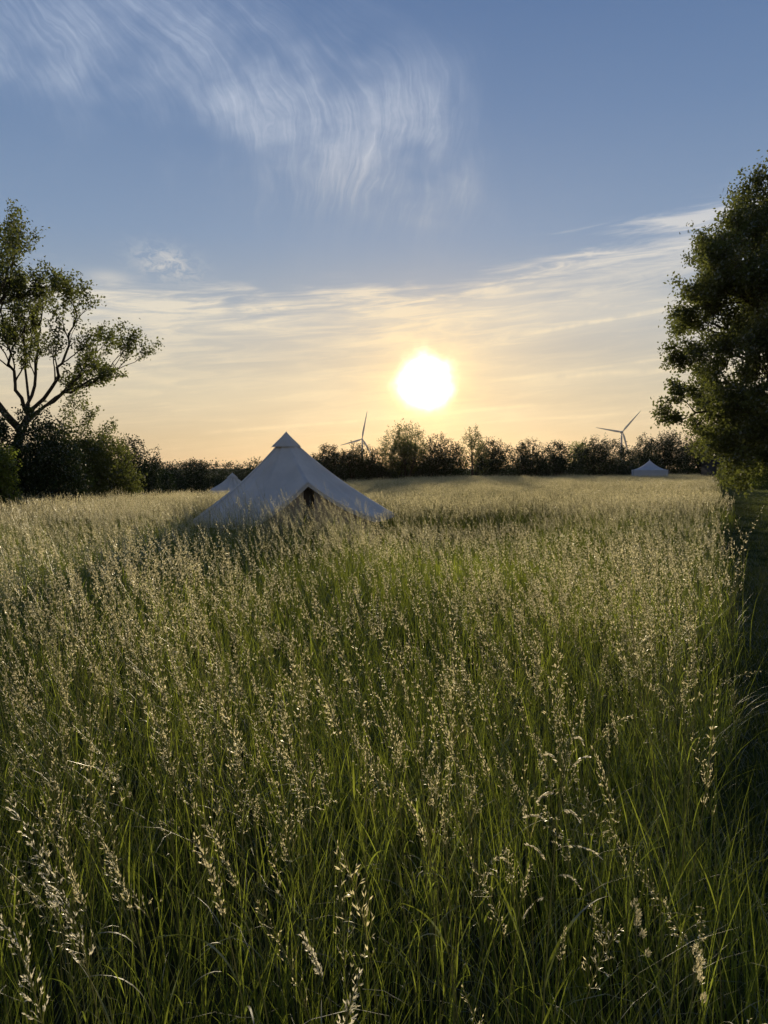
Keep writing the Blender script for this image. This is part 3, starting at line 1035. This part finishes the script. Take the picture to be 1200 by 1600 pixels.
# the heavy tree that closes the right side, trunk just outside the picture
YR = 37.0
def RP(px, py, dy=0.0): return tuple(at(px, py, YR + dy))
bz = at(1262, 760, YR); bz.z = float(ground_z(bz.x, YR))
tz = [tuple(bz), RP(1258, 700), RP(1252, 620), RP(1255, 520)]
big_tree('broad_tree', 'massive dense dark green tree hanging over the track at the right edge', tuple(bz),
         [([tz[3], RP(1240, 440), RP(1228, 394), RP(1205, 349)], 0.22, 1.9),
          ([tz[3], RP(1215, 460, -1), RP(1206, 434, -1.6), RP(1176, 399, -2)], 0.18, 1.6),
          ([tz[3], RP(1200, 480, 1), RP(1176, 440, 1.6), RP(1126, 429, 2)], 0.16, 1.35),
          ([tz[3], RP(1210, 480, -2), RP(1201, 440, -3), RP(1161, 424, -3)], 0.16, 1.7),
          ([tz[2], RP(1200, 560, -1), RP(1176, 520, -1.5), RP(1114, 505, -2)], 0.16, 1.5),
          ([tz[2], RP(1216, 540, -2.2), RP(1181, 480, -3), RP(1146, 455, -3.4)], 0.15, 1.7),
          ([tz[2], RP(1200, 560, 2), RP(1186, 510, 3), RP(1156, 480, 3.4)], 0.15, 1.8),
          ([tz[2], RP(1216, 590, 0.5), RP(1166, 560, 1.0), RP(1106, 545, 1.4)], 0.14, 1.2),
          ([tz[1], RP(1226, 690, 0), RP(1175, 682, 0.5), RP(1128, 672, 1.0)], 0.11, 1.3),
          ([tz[1], RP(1236, 705, -2), RP(1205, 700, -3), RP(1178, 698, -3.4)], 0.10, 1.4),
          ([tz[1], RP(1200, 650, -0.5), RP(1166, 635, -1), RP(1088, 645, -1.2)], 0.14, 1.2),
          ([tz[1], RP(1200, 670, 1.5), RP(1176, 650, 2.0), RP(1116, 625, 2.4)], 0.12, 1.3),
          ([tz[1], RP(1220, 680, -2.5), RP(1216, 665, -3), RP(1191, 660, -3.4)], 0.12, 1.8),
          ([tz[1], RP(1225, 640, -3), RP(1200, 600, -4), RP(1201, 590, -4.4)], 0.12, 1.8),
          ([tz[2], RP(1220, 600, -3), RP(1221, 550, -4), RP(1206, 500, -4.4)], 0.16, 2.1),
          ([tz[3], RP(1235, 450, 2), RP(1205, 434, 3), RP(1216, 399, 3.2)], 0.16, 2.0),
          ([tz[3], RP(1290, 430, 1), RP(1330, 384, 1), RP(1340, 344, 1)], 0.2, 2.4),
          ([tz[2], RP(1310, 560, 1), RP(1370, 500, 1), RP(1400, 470, 1)], 0.2, 2.4)],
         tz, [0.50, 0.42, 0.36, 0.28], M_LEAF, 0.15, 12, 0.15, 3, 4, 0.65, 0.05)

HG = 'dark hedge trees along the far edge of the field'
LG = 'bushes under the tall tree on the left'
# left hedge, nearest first
shrub('hedge_bush', 'yellow green leafy bush low in the left corner of the hedge', 'bush', 2, 50, 700, 27, leaf=M_LEAF_L, group=LG, lsize=0.10)
shrub('hedge_bush', 'dark bush under the trunk of the open tree, far left', 'bush', -30, 130, 652, 31.5, leaf=M_LEAF_D, group=LG, lsize=0.11, lobes=9)
shrub('hedge_bush', 'broad dark bush just right of the open tree trunk', 'bush', 66, 125, 645, 31.5, leaf=M_LEAF_D, group=LG, lsize=0.11, lobes=9, dens=1.2)
shrub('hedge_tree', 'ragged mid green small tree rising behind the left bushes', 'tree', 122, 110, 612, 38, leaf=M_LEAF, group=LG, lsize=0.12, lobes=9)
shrub('hedge_bush', 'rounded bush on the right flank of the ragged small tree', 'bush', 168, 95, 668, 40, leaf=M_LEAF, group=LG, lsize=0.12)
shrub('hedge_bush', 'low bush stepping down where the left hedge sinks to the field', 'bush', 205, 80, 690, 46, leaf=M_LEAF_D, group=LG, lsize=0.12)
shrub('hedge_bush', 'last low dark bush at the right end of the left hedge', 'bush', 238, 65, 708, 53, leaf=M_LEAF_D, group=LG, lsize=0.13)
shrub('hedge_bush', 'small low bush in the gap between left hedge and small tent', 'bush', 268, 40, 730, 62, leaf=M_LEAF_D, group=LG)
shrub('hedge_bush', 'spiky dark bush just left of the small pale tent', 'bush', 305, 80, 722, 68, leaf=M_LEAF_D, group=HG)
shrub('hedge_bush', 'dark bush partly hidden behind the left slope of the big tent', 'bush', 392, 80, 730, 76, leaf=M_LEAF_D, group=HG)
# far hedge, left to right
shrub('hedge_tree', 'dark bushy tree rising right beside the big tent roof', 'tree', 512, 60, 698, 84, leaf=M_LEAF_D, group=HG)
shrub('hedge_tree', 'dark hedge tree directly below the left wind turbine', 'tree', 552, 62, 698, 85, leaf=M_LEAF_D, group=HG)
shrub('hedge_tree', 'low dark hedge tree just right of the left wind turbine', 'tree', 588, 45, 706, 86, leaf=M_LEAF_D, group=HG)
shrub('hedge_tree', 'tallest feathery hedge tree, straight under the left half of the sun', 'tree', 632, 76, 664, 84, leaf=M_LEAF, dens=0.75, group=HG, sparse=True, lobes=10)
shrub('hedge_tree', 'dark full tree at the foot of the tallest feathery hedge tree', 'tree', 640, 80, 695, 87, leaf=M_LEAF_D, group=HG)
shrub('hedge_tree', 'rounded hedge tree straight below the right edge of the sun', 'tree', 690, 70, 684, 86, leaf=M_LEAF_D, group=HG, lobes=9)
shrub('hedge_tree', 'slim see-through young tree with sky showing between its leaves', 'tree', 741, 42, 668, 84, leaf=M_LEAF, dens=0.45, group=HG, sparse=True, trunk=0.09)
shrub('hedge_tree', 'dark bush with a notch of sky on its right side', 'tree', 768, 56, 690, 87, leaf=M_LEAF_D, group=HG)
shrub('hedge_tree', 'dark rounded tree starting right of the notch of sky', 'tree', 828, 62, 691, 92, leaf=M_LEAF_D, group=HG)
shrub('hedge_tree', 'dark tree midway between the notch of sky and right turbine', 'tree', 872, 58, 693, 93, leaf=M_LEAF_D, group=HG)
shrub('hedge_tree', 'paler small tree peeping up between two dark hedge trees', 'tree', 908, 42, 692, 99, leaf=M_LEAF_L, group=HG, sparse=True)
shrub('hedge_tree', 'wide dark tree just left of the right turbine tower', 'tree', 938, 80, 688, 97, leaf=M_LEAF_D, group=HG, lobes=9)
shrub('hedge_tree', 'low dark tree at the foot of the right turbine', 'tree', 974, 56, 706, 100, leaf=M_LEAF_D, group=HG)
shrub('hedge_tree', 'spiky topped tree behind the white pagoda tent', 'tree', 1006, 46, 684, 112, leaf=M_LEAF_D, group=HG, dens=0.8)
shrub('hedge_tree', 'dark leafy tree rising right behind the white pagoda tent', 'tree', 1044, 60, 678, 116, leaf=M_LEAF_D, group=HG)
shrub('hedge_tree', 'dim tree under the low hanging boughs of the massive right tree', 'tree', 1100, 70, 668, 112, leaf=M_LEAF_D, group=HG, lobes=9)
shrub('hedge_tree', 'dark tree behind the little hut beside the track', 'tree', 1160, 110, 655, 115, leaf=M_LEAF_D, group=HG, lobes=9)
shrub('track_bush', 'bright green bush under the massive tree at the right edge', 'bush', 1220, 130, 645, 70, leaf=M_LEAF_L, lsize=0.14, lobes=8)
shrub('track_bush', 'low grey green bush at the far end of the track', 'bush', 1150, 60, 722, 78, leaf=M_LEAF)

# a wood far beyond the hedge that reads as one low band
fb = MB()
n = 5200
X = rs.uniform(-150, 150, n); Y = rs.uniform(176, 200, n)
top_ = (1.9 + 0.9 * sstep(X, -30, 10)) + 1.3 * vnoise(X + 400, Y * 0 + 3, 9.0, 61) + 0.8 * vnoise(X + 400, Y * 0, 2.4, 62)
leaf_cloud(fb, np.stack([X, Y, rs.uniform(0, 1, n) ** 0.7 * top_], 1), 7, 0.42, 0.45)
tag(fb.build('distant_woodland', M_LEAF_D), 'low dark band of woodland far beyond the hedge trees', 'woodland', kind='stuff')

# ------------------------------------------------------------------ bell tents
def bell_tent(label, loc, Rb, Hh, wall_h, door_az, right_pull, detail, scale=1.0):
    """door_az: world angle of the door seen from above (0 = +X)"""
    root = empty('bell_tent', loc)
    tag(root, label, 'tent', 'bell tents in the meadow')
    nA, nR = (144, 22)
    seams = 12
    apex = np.array([0, 0, Hh])
    rd, hd = Rb * 0.74, Hh * 0.565                 # door peak
    half = R(38)
    th = np.linspace(0, 2 * math.pi, nA, endpoint=False) + door_az
    dpk = np.array([math.cos(door_az) * rd, math.sin(door_az) * rd, hd])

    def eave_norm(a):
        k = ((a - door_az - half) * seams / (2 * math.pi - 2 * half) * 1.0) % 1.0
        bul = abs(k - 0.5) * 2                    # 1 at a guyed corner, 0 between
        rr = Rb * (0.965 + 0.045 * bul ** 2)
        wx = max(0.0, math.cos(a)) ** 6           # the right-hand corner is guyed out high and wide
        rr *= 1 + right_pull * wx
        z = wall_h + 0.07 * (bul - 0.4) * 0.6 + right_pull * 0.9 * wx
        return np.array([math.cos(a) * rr, math.sin(a) * rr, z])

    eL, eR = eave_norm(door_az + half), eave_norm(door_az - half)
    V, At = [], []
    eaves = []
    for a in th:
        rel = (a - door_az + math.pi) % (2 * math.pi) - math.pi
        if abs(rel) < half:
            e_ = eL if rel > 0 else eR
            f = abs(rel) / half
            e = dpk * (1 - f) + e_ * f
            e[2] -= 0.10 * math.sin(f * math.pi)  # the awning edge sags
        else:
            e = eave_norm(a)
        eaves.append(e)
        kk = ((rel % (2 * math.pi)) - half) / (2 * math.pi - 2 * half) * seams
        fold = abs((kk % 1.0) - 0.5) * 2
        for j in range(nR):
            t = (j / (nR - 1))
            p = apex * (1 - t) + e * t
            sag = math.sin(t * math.pi) * Hh * 0.035
            if abs(rel) >= half:
                sag += (1 - fold ** 2) * 0.05 * math.sin(t * math.pi)
            rad_d = np.array([math.cos(a), math.sin(a), 0.6])
            p = p - rad_d * sag
            V.append(p)
            At.append(0.9 if (abs(rel) >= half and fold > 0.93) else 0.0)
    F = []
    for i in range(nA):
        i2 = (i + 1) % nA
        for j in range(nR - 1):
            F.append((i * nR + j, i2 * nR + j, i2 * nR + j + 1, i * nR + j + 1))
    rb = MB(); rb.add(V, F, 0, np.array(At))
    ro = rb.build('roof', M_CANVAS, root, smooth=True)
    sm = ro.modifiers.new('thick', 'SOLIDIFY'); sm.thickness = 0.006
    # hem band that hangs from the eave
    hb = MB()
    hv = []
    for e in eaves:
        out_ = np.array([e[0], e[1], 0]); out_ = out_ / (np.linalg.norm(out_) + 1e-9)
        hv.append(e + out_ * 0.012)
        hv.append(e + out_ * 0.02 - np.array([0, 0, 0.10]))
    hb.add(hv, [(2 * i, 2 * i + 1, (2 * i + 3) % (2 * nA), (2 * i + 2) % (2 * nA)) for i in range(nA)], 0, 0.25)
    o = hb.build('hem', M_CANVAS, root, smooth=True)
    # low wall under the eave
    wb = MB(); wv = []
    for a, e in zip(th, eaves):
        rel = (a - door_az + math.pi) % (2 * math.pi) - math.pi
        rr = np.hypot(e[0], e[1])
        if abs(rel) < half:
            continue
        rr2 = Rb * 0.94
        d = np.array([math.cos(a), math.sin(a), 0])
        wv += [d * rr2 + np.array([0, 0, wall_h - 0.02]), d * (rr2 + 0.01 * math.sin(a * 40)) + np.array([0, 0, wall_h * 0.5]), d * (rr2 + 0.03) + np.array([0, 0, -0.05])]
    m_ = len(wv) // 3
    # the list starts at the door: rotate it so that it runs from one jamb to the other
    wf = []
    first = [(i, i + 1) for i in range(m_ - 1)]
    for i, k in first:
        if np.hypot(*(np.array(wv[3 * i]) - np.array(wv[3 * k]))[:2]) > Rb * 0.5:
            continue
        for q in range(2):
            wf.append((3 * i + q, 3 * k + q, 3 * k + q + 1, 3 * i + q + 1))
    wb.add(wv, wf, 0, 0.5)
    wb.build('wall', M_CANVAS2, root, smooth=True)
    # door: two canvas leaves and a dark sheet behind the gap, coloured as the shade inside
    def leafdoor(sgn, f0, f1, name):
        db = MB()
        dv, df = [], []
        e_ = eL if sgn > 0 else eR
        nn = 10
        for i in range(nn + 1):
            f = f0 + (f1 - f0) * i / nn
            topp = dpk * (1 - f) + e_ * f
            topp = topp * np.array([0.975, 0.975, 1]) - np.array([0, 0, 0.05 + 0.10 * math.sin(f * math.pi)])
            for j in range(5):
                z = topp[2] * (1 - j / 4) - 0.03 * (j / 4)
                wv_ = 0.02 * math.sin(i * 1.7 + j) * (j / 4)
                dv.append((topp[0] * (1 + wv_), topp[1] * (1 + wv_), z))
        for i in range(nn):
            for j in range(4):
                df.append((i * 5 + j, (i + 1) * 5 + j, (i + 1) * 5 + j + 1, i * 5 + j + 1))
        db.add(dv, df, 0, 0.3)
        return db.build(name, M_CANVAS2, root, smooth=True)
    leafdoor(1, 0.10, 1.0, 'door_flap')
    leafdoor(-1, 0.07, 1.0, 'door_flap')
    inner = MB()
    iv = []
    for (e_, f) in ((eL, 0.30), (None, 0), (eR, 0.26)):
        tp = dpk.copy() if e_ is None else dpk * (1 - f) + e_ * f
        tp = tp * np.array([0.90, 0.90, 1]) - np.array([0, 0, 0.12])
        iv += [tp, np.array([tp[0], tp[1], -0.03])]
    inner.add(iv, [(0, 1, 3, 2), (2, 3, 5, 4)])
    inner.build('door_shade_sheet', M_SHADE, root)
    # cap over the pole top
    cb = MB()
    cv = [np.array([0, 0, Hh + 0.085])]
    nc = 6
    for k, (rr, zz) in enumerate(((0.03, 0.03), (0.13, -0.085), (0.34, -0.31), (0.37, -0.365))):
        for i in range(nc * 4):
            a = door_az + i * 2 * math.pi / (nc * 4)
            fl = 1 + 0.12 * math.cos(nc * (a - door_az)) * (k / 3)
            cv.append(np.array([math.cos(a) * rr * fl * Rb / 2.5, math.sin(a) * rr * fl * Rb / 2.5, Hh + zz * Hh / 3.0 + 0.02]))
    n4 = nc * 4
    cb.add(cv, [[0, 1 + i, 1 + (i + 1) % n4] for i in range(n4)], 0, 0.15)
    base_i = cb.n - len(cv)
    cb.F.append((np.array([[1 + k * n4 + i, 1 + (k + 1) * n4 + i, 1 + (k + 1) * n4 + (i + 1) % n4, 1 + k * n4 + (i + 1) % n4] for k in range(3) for i in range(n4)]), 0))
    cb.build('peak_cap', M_CANVAS, root, smooth=False)
    if detail:
        for i in range(seams + 1):
            a = door_az + half + i * (2 * math.pi - 2 * half) / seams
            e = eave_norm(a)
            d = np.array([math.cos(a), math.sin(a), 0])
            peg = d * (np.hypot(e[0], e[1]) + 0.85); peg[2] = 0.02
            rp = MB(); rp.tube([e + d * 0.02, (e + peg) / 2 - np.array([0, 0, 0.01]), peg], 0.004, 4)
            rp.build('guy_rope', M_ROPE, root)
            pg = MB(); pg.tube([peg - np.array([0, 0, 0.08]) - d * 0.05, peg + np.array([0, 0, 0.06]) + d * 0.03], 0.006, 5)
            pg.build('peg', M_STEEL, root)
    pb = MB(); pb.tube([(0, 0, -0.03), (0, 0, Hh - 0.02)], 0.02, 8)
    pb.build('pole', M_STEEL, root)
    return root


bell_tent('large grey canvas bell tent half sunk in the meadow grass', tuple(TENT), 2.5, 2.93, 0.62, -math.pi / 2 + R(24), 0.17, True)
bell_tent('small distant bell tent showing over the left slope of the large tent', tuple(TENT2), 2.25, 2.12, 0.5, -math.pi / 2 - R(40), 0.0, False)

# ------------------------------------------------------------------ white pagoda tent
pc = at(1015, 719, 88)
pz = float(ground_z(pc.x, pc.y))
root = empty('pagoda_tent', (pc.x, pc.y, pz), -math.atan2(pc.x, pc.y) + R(4))
tag(root, 'white pointed pagoda marquee standing before the far hedge', 'marquee')
hA = pc.z - pz
HW = 1.85
hE = hA - 1.1
rb = MB(); rv, rf = [], []
nS = 12; nR = 14
per = []
for k in range(4):
    a0, a1 = [(-1, -1), (1, -1), (1, 1), (-1, 1)][k], [(1, -1), (1, 1), (-1, 1), (-1, -1)][k]
    for i in range(nS):
        f = i / nS
        per.append(np.array([a0[0] * (1 - f) + a1[0] * f, a0[1] * (1 - f) + a1[1] * f]) * HW)
for p in per:
    for j in range(nR):
        t = j / (nR - 1)
        rv.append((p[0] * t, p[1] * t, hE + (hA - hE) * ((1 - t) ** 1.75)))
nP = len(per)
for i in range(nP):
    for j in range(nR - 1):
        i2 = (i + 1) % nP
        rf.append((i * nR + j, i * nR + j + 1, i2 * nR + j + 1, i2 * nR + j))
rb.add(rv, rf)
rb.build('roof', M_WHITE, root)
vb = MB(); vv = []
for p in per:
    vv += [(p[0] * 1.004, p[1] * 1.004, hE + 0.005), (p[0] * 1.004, p[1] * 1.004, hE - 0.22)]
vb.add(vv, [(2 * i, 2 * i + 1, (2 * i + 3) % (2 * nP), (2 * i + 2) % (2 * nP)) for i in range(nP)])
vb.build('valance', M_WHITE, root)
for k in range(4):
    a0, a1 = [(-1, -1), (1, -1), (1, 1), (-1, 1)][k], [(1, -1), (1, 1), (-1, 1), (-1, -1)][k]
    wb = MB(); wv, wf = [], []
    for i in range(25):
        f = i / 24
        p = np.array([a0[0] * (1 - f) + a1[0] * f, a0[1] * (1 - f) + a1[1] * f]) * (HW * 0.97)
        wob_ = 0.03 * math.sin(i * 1.6)
        nx_ = unit(np.array([a0[0] + a1[0], a0[1] + a1[1]], float))
        p = p + nx_ * wob_
        wv += [(p[0], p[1], hE - 0.05), (p[0], p[1], -0.02)]
    wf = [(2 * i, 2 * i + 1, 2 * i + 3, 2 * i + 2) for i in range(24)]
    wb.add(wv, wf)
    wb.build('side_wall', M_WHITE, root)
for sx in (-1, 1):
    for sy in (-1, 1):
        pb = MB(); pb.tube([(sx * HW * 0.99, sy * HW * 0.99, -0.05), (sx * HW * 0.99, sy * HW * 0.99, hE - 0.02)], 0.035, 8)
        pb.build('leg', M_STEEL, root)
pb = MB(); pb.tube([(0, 0, hA - 0.1), (0, 0, hA + 0.12)], [0.05, 0.02], 8)
pb.build('finial', M_STEEL, root)

# ------------------------------------------------------------------ hut at the end of the track
hc = at(1136, 740, 88)
root = empty('garden_hut', (hc.x, hc.y, float(ground_z(hc.x, hc.y))), R(12))
tag(root, 'small dark timber hut with pale windows in the shade by the track', 'hut')
wb = MB(); wb.box((0, 0, 1.1), (4.6, 3.0, 2.3)); wb.build('wall', M_WOOD, root)
rb = MB()
for s_g in (-1, 1):
    rb.box((0, s_g * 0.86, 2.62), (5.1, 1.98, 0.08), Matrix.Rotation(-s_g * R(27), 4, 'X'))
rb.build('roof', M_SHED_ROOF, root)
for gx_ in (-2.3, 2.3):
    gb = MB(); gb.add([(gx_, -1.5, 2.25), (gx_, 1.5, 2.25), (gx_, 0, 2.98)], [[0, 1, 2]])
    gb.build('gable', M_WOOD, root)
for x in (-1.3, 0.9):
    fb = MB()
    for (cx_, cz_, w_, h_) in ((0, 0.42, 0.9, 0.06), (0, -0.42, 0.9, 0.06), (-0.42, 0, 0.06, 0.78), (0.42, 0, 0.06, 0.78), (0, 0, 0.04, 0.78)):
        fb.box((x + cx_, -1.53, 1.35 + cz_), (w_, 0.05, h_))
    f = fb.build('window', M_WHITE, root)
    pb = MB(); pb.box((x, -1.51, 1.35), (0.8, 0.02, 0.8)); pb.build('pane', M_GLASS, f)
db = MB(); db.box((-0.2, -1.53, 0.98), (0.75, 0.05, 1.9)); d_ = db.build('door', M_SHED_ROOF, root)
hb = MB(); hb.box((0.08, -1.57, 1.0), (0.03, 0.04, 0.12)); hb.build('handle', M_STEEL, d_)


# ------------------------------------------------------------------ wind turbines
def turbine(label, hub_px, Y, blades):
    hub = at(hub_px[0], hub_px[1], Y)
    k = Y / FPX
    root = empty('wind_turbine', (hub.x, Y, 0))
    tag(root, label, 'wind turbine', 'wind turbines beyond the far hedge')
    h = hub.z
    tb = MB(); zz = np.linspace(-2, h - 1.6, 10)
    tb.tube([(0, 2.5, z) for z in zz], np.linspace(2.9, 1.5, 10), 20)
    tb.build('tower', M_TURBINE, root, smooth=True)
    nb = MB(); nb.tube([(0, -1.4, h), (0, 0.5, h), (0, 4, h + 0.1), (0, 8, h + 0.1), (0, 10, h)], [1.7, 2.2, 2.3, 2.1, 1.2], 14)
    nb.build('nacelle', M_TURBINE, root, smooth=True)
    hb = MB(); hb.tube([(0, -1.4, h), (0, -2.6, h), (0, -4.0, h), (0, -4.9, h)], [1.9, 1.9, 1.3, 0.2], 14)
    hb.build('hub', M_TURBINE, root, smooth=True)
    for (bx, by) in blades:
        d = np.array([(bx - hub_px[0]), 0, (hub_px[1] - by)], float) * k
        L = np.linalg.norm(d); d /= L
        side = np.cross(d, np.array([0, 1.0, 0]))
        bb = MB()
        prof = [(0.0, 1.1, 1.1), (0.05, 1.2, 1.0), (0.16, 2.9, 0.75), (0.25, 2.9, 0.6), (0.5, 2.1, 0.4), (0.75, 1.4, 0.25), (0.93, 0.8, 0.15), (1.0, 0.15, 0.05)]
        bv = []
        for (t, ch, tk) in prof:
            c = np.array([0, -2.6, h]) + d * L * t
            for q in range(10):
                a = q * 2 * math.pi / 10
                bv.append(c + side * (math.cos(a) * ch * 0.62 + ch * 0.18) + np.array([0, 1, 0]) * math.sin(a) * tk * 0.6)
        bf = [(i * 10 + q, i * 10 + (q + 1) % 10, (i + 1) * 10 + (q + 1) % 10, (i + 1) * 10 + q) for i in range(len(prof) - 1) for q in range(10)]
        bb.add(bv, bf)
        bb.build('blade', M_TURBINE, root, smooth=True)


turbine('wind turbine left of the sun, above the hedge beside the tent', (566, 686), 1500, [(574, 642), (531, 696), (585, 718)])
turbine('wind turbine at the right, above the hedge near the white marquee', (972, 675), 1420, [(1000, 642), (930, 668), (984, 716)])


# ------------------------------------------------------------------ single plants that stand out in the foreground
def hero(name, label, cat, px, top, Y, kind, lean=0.12, leanaz=LEAN_AZ, pale=False, nod=0.15, leaves=3, hs=1.0):
    tip = at(px, top, Y)
    z0 = float(ground_z(tip.x, Y))
    h = (tip.z - z0) * 1.02
    base = np.array([-math.cos(leanaz) * lean * h, -math.sin(leanaz) * lean * h, 0])
    root = empty(name, (tip.x + base[0], Y + base[1], z0))
    tag(root, label, cat, 'single plants standing out in the foreground')
    P = stalk(np.array([0, 0, -0.03]), h, leanaz, lean, nod * 0.6, 16)
    sb = MB(); sb.tube(P, np.linspace(0.0022, 0.0009, 16), 5, 0, 0.7)
    sb.build('stem', M_STEM, root, smooth=True)
    hb = MB()
    ms = [M_STEM, M_SEED_PALE if pale else M_SEED]
    if kind == 'oat':
        panicle(hb, P, 1 - 0.25 * hs / h, 0.058 * hs, 12, 5, 5, 0.010, 0.003, 0.35, mat_i=1, stem_i=0)
    elif kind == 'narrow':
        panicle(hb, P, 1 - 0.17 * hs / h, 0.018 * hs, 20, 5, 2, 0.008, 0.0026, 0.0, mat_i=1, stem_i=0, twigs=False)
    elif kind == 'plume':
        # long arching arms, each lined with drooping spikelets
        for i in range(10):
            t = 1 - (0.30 * hs / h) * (1 - i / 10)
            o = interp(P, t)
            sgn = 1 if i % 2 else -1
            a = rs.uniform(-0.5, 0.5)
            L = (0.085 - 0.005 * i) * hs * rs.uniform(0.55, 1.25)
            lift = rs.uniform(0.02, 0.10)
            o = interp(P, min(1, t + rs.uniform(-0.012, 0.012)))
            q = np.linspace(0, 1, 7)
            arm = np.stack([o[0] + sgn * math.cos(a) * L * q, o[1] + math.sin(a) * L * q, o[2] + lift * hs * q - rs.uniform(0.05, 0.09) * hs * q * q], 1)
            hb.tube(arm, 0.0006, 3, 0, 0.6, cap=False)
            n = int(rs.uniform(16, 34))
            f = rs.uniform(0.25, 1, n)
            C = interp(arm, f)
            D = unit(np.tile(unit(arm[-1] - arm[2]), (n, 1)) + rnd_unit(n) * 0.3)
            quads(hb, C, D, rs.uniform(0.009, 0.013, n), rs.uniform(0.003, 0.0042, n), rnd_unit(n), 1, rs.uniform(0.3, 1, n))
    elif kind == 'knob':
        # tight one-sided clusters on short stiff arms
        for (t_, dx_, dz_, r_) in ((1.0, 0.0, 0.0, 0.011), (0.985, 0.008, -0.004, 0.009), (0.965, 0.004, -0.006, 0.010), (0.93, 0.016, 0.002, 0.009), (0.88, 0.024, 0.008, 0.007)):
            o = interp(P, t_)
            c = o + np.array([dx_ * hs, rs.uniform(-.006, .006), dz_]) 
            hb.tube([o, c], 0.0005, 3, 0, 0.6, cap=False)
            n = 60
            r = rnd_unit(n)
            up_ = unit(np.array([0.35, 0, 1.0]))
            C = c + r * r_ * hs * np.array([0.55, 0.5, 0.85]) + up_ * rs.uniform(-0.5, 0.9, n)[:, None] * r_ * 0.7
            quads(hb, C, unit(up_ + r * 0.7), rs.uniform(0.005, 0.0085, n), rs.uniform(0.0013, 0.0021, n), rnd_unit(n), 1, rs.uniform(0, 1, n))
    q_ = interp(P, np.linspace(0.84, 1.0, 6))
    hb.tube(q_, 0.0012, 4, 0, 0.7)
    hb.build('seed_head', ms, root)
    for q in range(leaves):
        lb = MB()
        blade(lb, interp(P, rs.uniform(0.3, 0.7)), rs.uniform(0, 6.28), rs.uniform(0.15, 0.3), rs.uniform(0.005, 0.008), rs.uniform(0.9, 1.3), rs.uniform(0.8, 1.9), 9, 0, rs.uniform(0.5, 1))
        lb.build('leaf', M_BLADE, root, smooth=True)
    return root


AR = 0.0
hero('brome_plant', 'bright pale plume of grass catching the sun, right of centre foreground', 'grass plant', 884, 1145, 1.75, 'plume', 0.05, AR, True, 0.05, 4, 1.3)
hero('oat_plant', 'bristly seed head at the very bottom edge, just left of centre', 'grass plant', 548, 1500, 1.25, 'oat', 0.10, AR, True, 0.1, 2, 0.8)
hero('foxtail_plant', 'short fluffy pale spike standing alone above the bottom middle', 'grass plant', 512, 1432, 1.35, 'narrow', 0.05, math.pi, True, 0.3, 2, 0.6)
hero('cocksfoot_plant', 'pale knobbly seed head near the bottom right corner', 'grass plant', 1088, 1478, 1.5, 'knob', 0.04, AR, False, 0.0, 2)
hero('cocksfoot_plant', 'small pale knobbly head low in the dark, left of the corner one', 'grass plant', 992, 1408, 1.6, 'knob', 0.04, math.pi, False, 0.0, 2, 0.8)
for (px, top, Y, hs, lab) in (
        (40, 1215, 1.55, 1.25, 'tallest oat panicle in the bright tangle at the left edge'),
        (88, 1300, 1.45, 1.1, 'lower oat panicle in the bright tangle at the left edge'),
        (12, 1370, 1.35, 1.1, 'oat panicle cut by the left edge, lowest of the tangle')):
    hero('oat_plant', lab, 'grass plant', px, top, Y, 'oat', 0.12, math.pi + 0.3, True, 0.2, 3, hs)
for (px, top, Y, kd, hs, lab) in (
        (105, 1300, 1.7, 'narrow', 1.0, 'slim curved seed head between the left tangle and its neighbour'),
        (176, 1300, 1.8, 'narrow', 1.0, 'slim golden seed head standing clear in the lower left'),
        (318, 1285, 1.7, 'oat', 0.8, 'compact oat head halfway between left edge and centre, low down'),
        (340, 1268, 1.75, 'narrow', 1.0, 'slim leaning head beside the compact oat head'),
        (345, 1060, 2.5, 'oat', 1.0, 'tall loose oat head left of centre in mid field'),
        (505, 1040, 2.5, 'oat', 0.9, 'oat head pointing at the open door of the tent'),
        (600, 1065, 2.4, 'narrow', 1.3, 'long slim head leaning left near the middle of the picture'),
        (685, 1075, 2.4, 'narrow', 1.3, 'long slim head just right of the middle, straight below the sun'),
        (740, 1105, 2.3, 'narrow', 1.2, 'drooping slim head between the sunlit plume and the middle'),
        (640, 1205, 2.0, 'narrow', 1.1, 'slim head leaning left, left of the sunlit plume'),
        (1112, 770, 6.5, 'oat', 1.4, 'tall bright oat head at the field corner next to the track'),
        (960, 800, 6.0, 'oat', 1.4, 'bright oat head rising below the right wind turbine')):
    hero('foxtail_plant' if kd == 'narrow' else 'oat_plant', lab, 'grass plant', px, top, Y, kd, 0.16, math.pi + rs.uniform(-0.3, 0.3), False, 0.15, 3, hs)

# ------------------------------------------------------------------ evening air
m, gg, out = mat('haze_air')
pv = m.node_tree.nodes.new('ShaderNodeVolumePrincipled')
pv.inputs['Density'].default_value = 0.000020
pv.inputs['Anisotropy'].default_value = 0.62
pv.inputs['Color'].default_value = (0.92, 0.92, 0.95, 1)
m.node_tree.links.new(pv.outputs[0], out.inputs['Volume'])
hz = MB(); hz.box((0, 850, 60.5), (2600, 1800, 127))
tag(hz.build('haze', m), 'thin evening haze over the meadow', 'haze', kind='stuff')
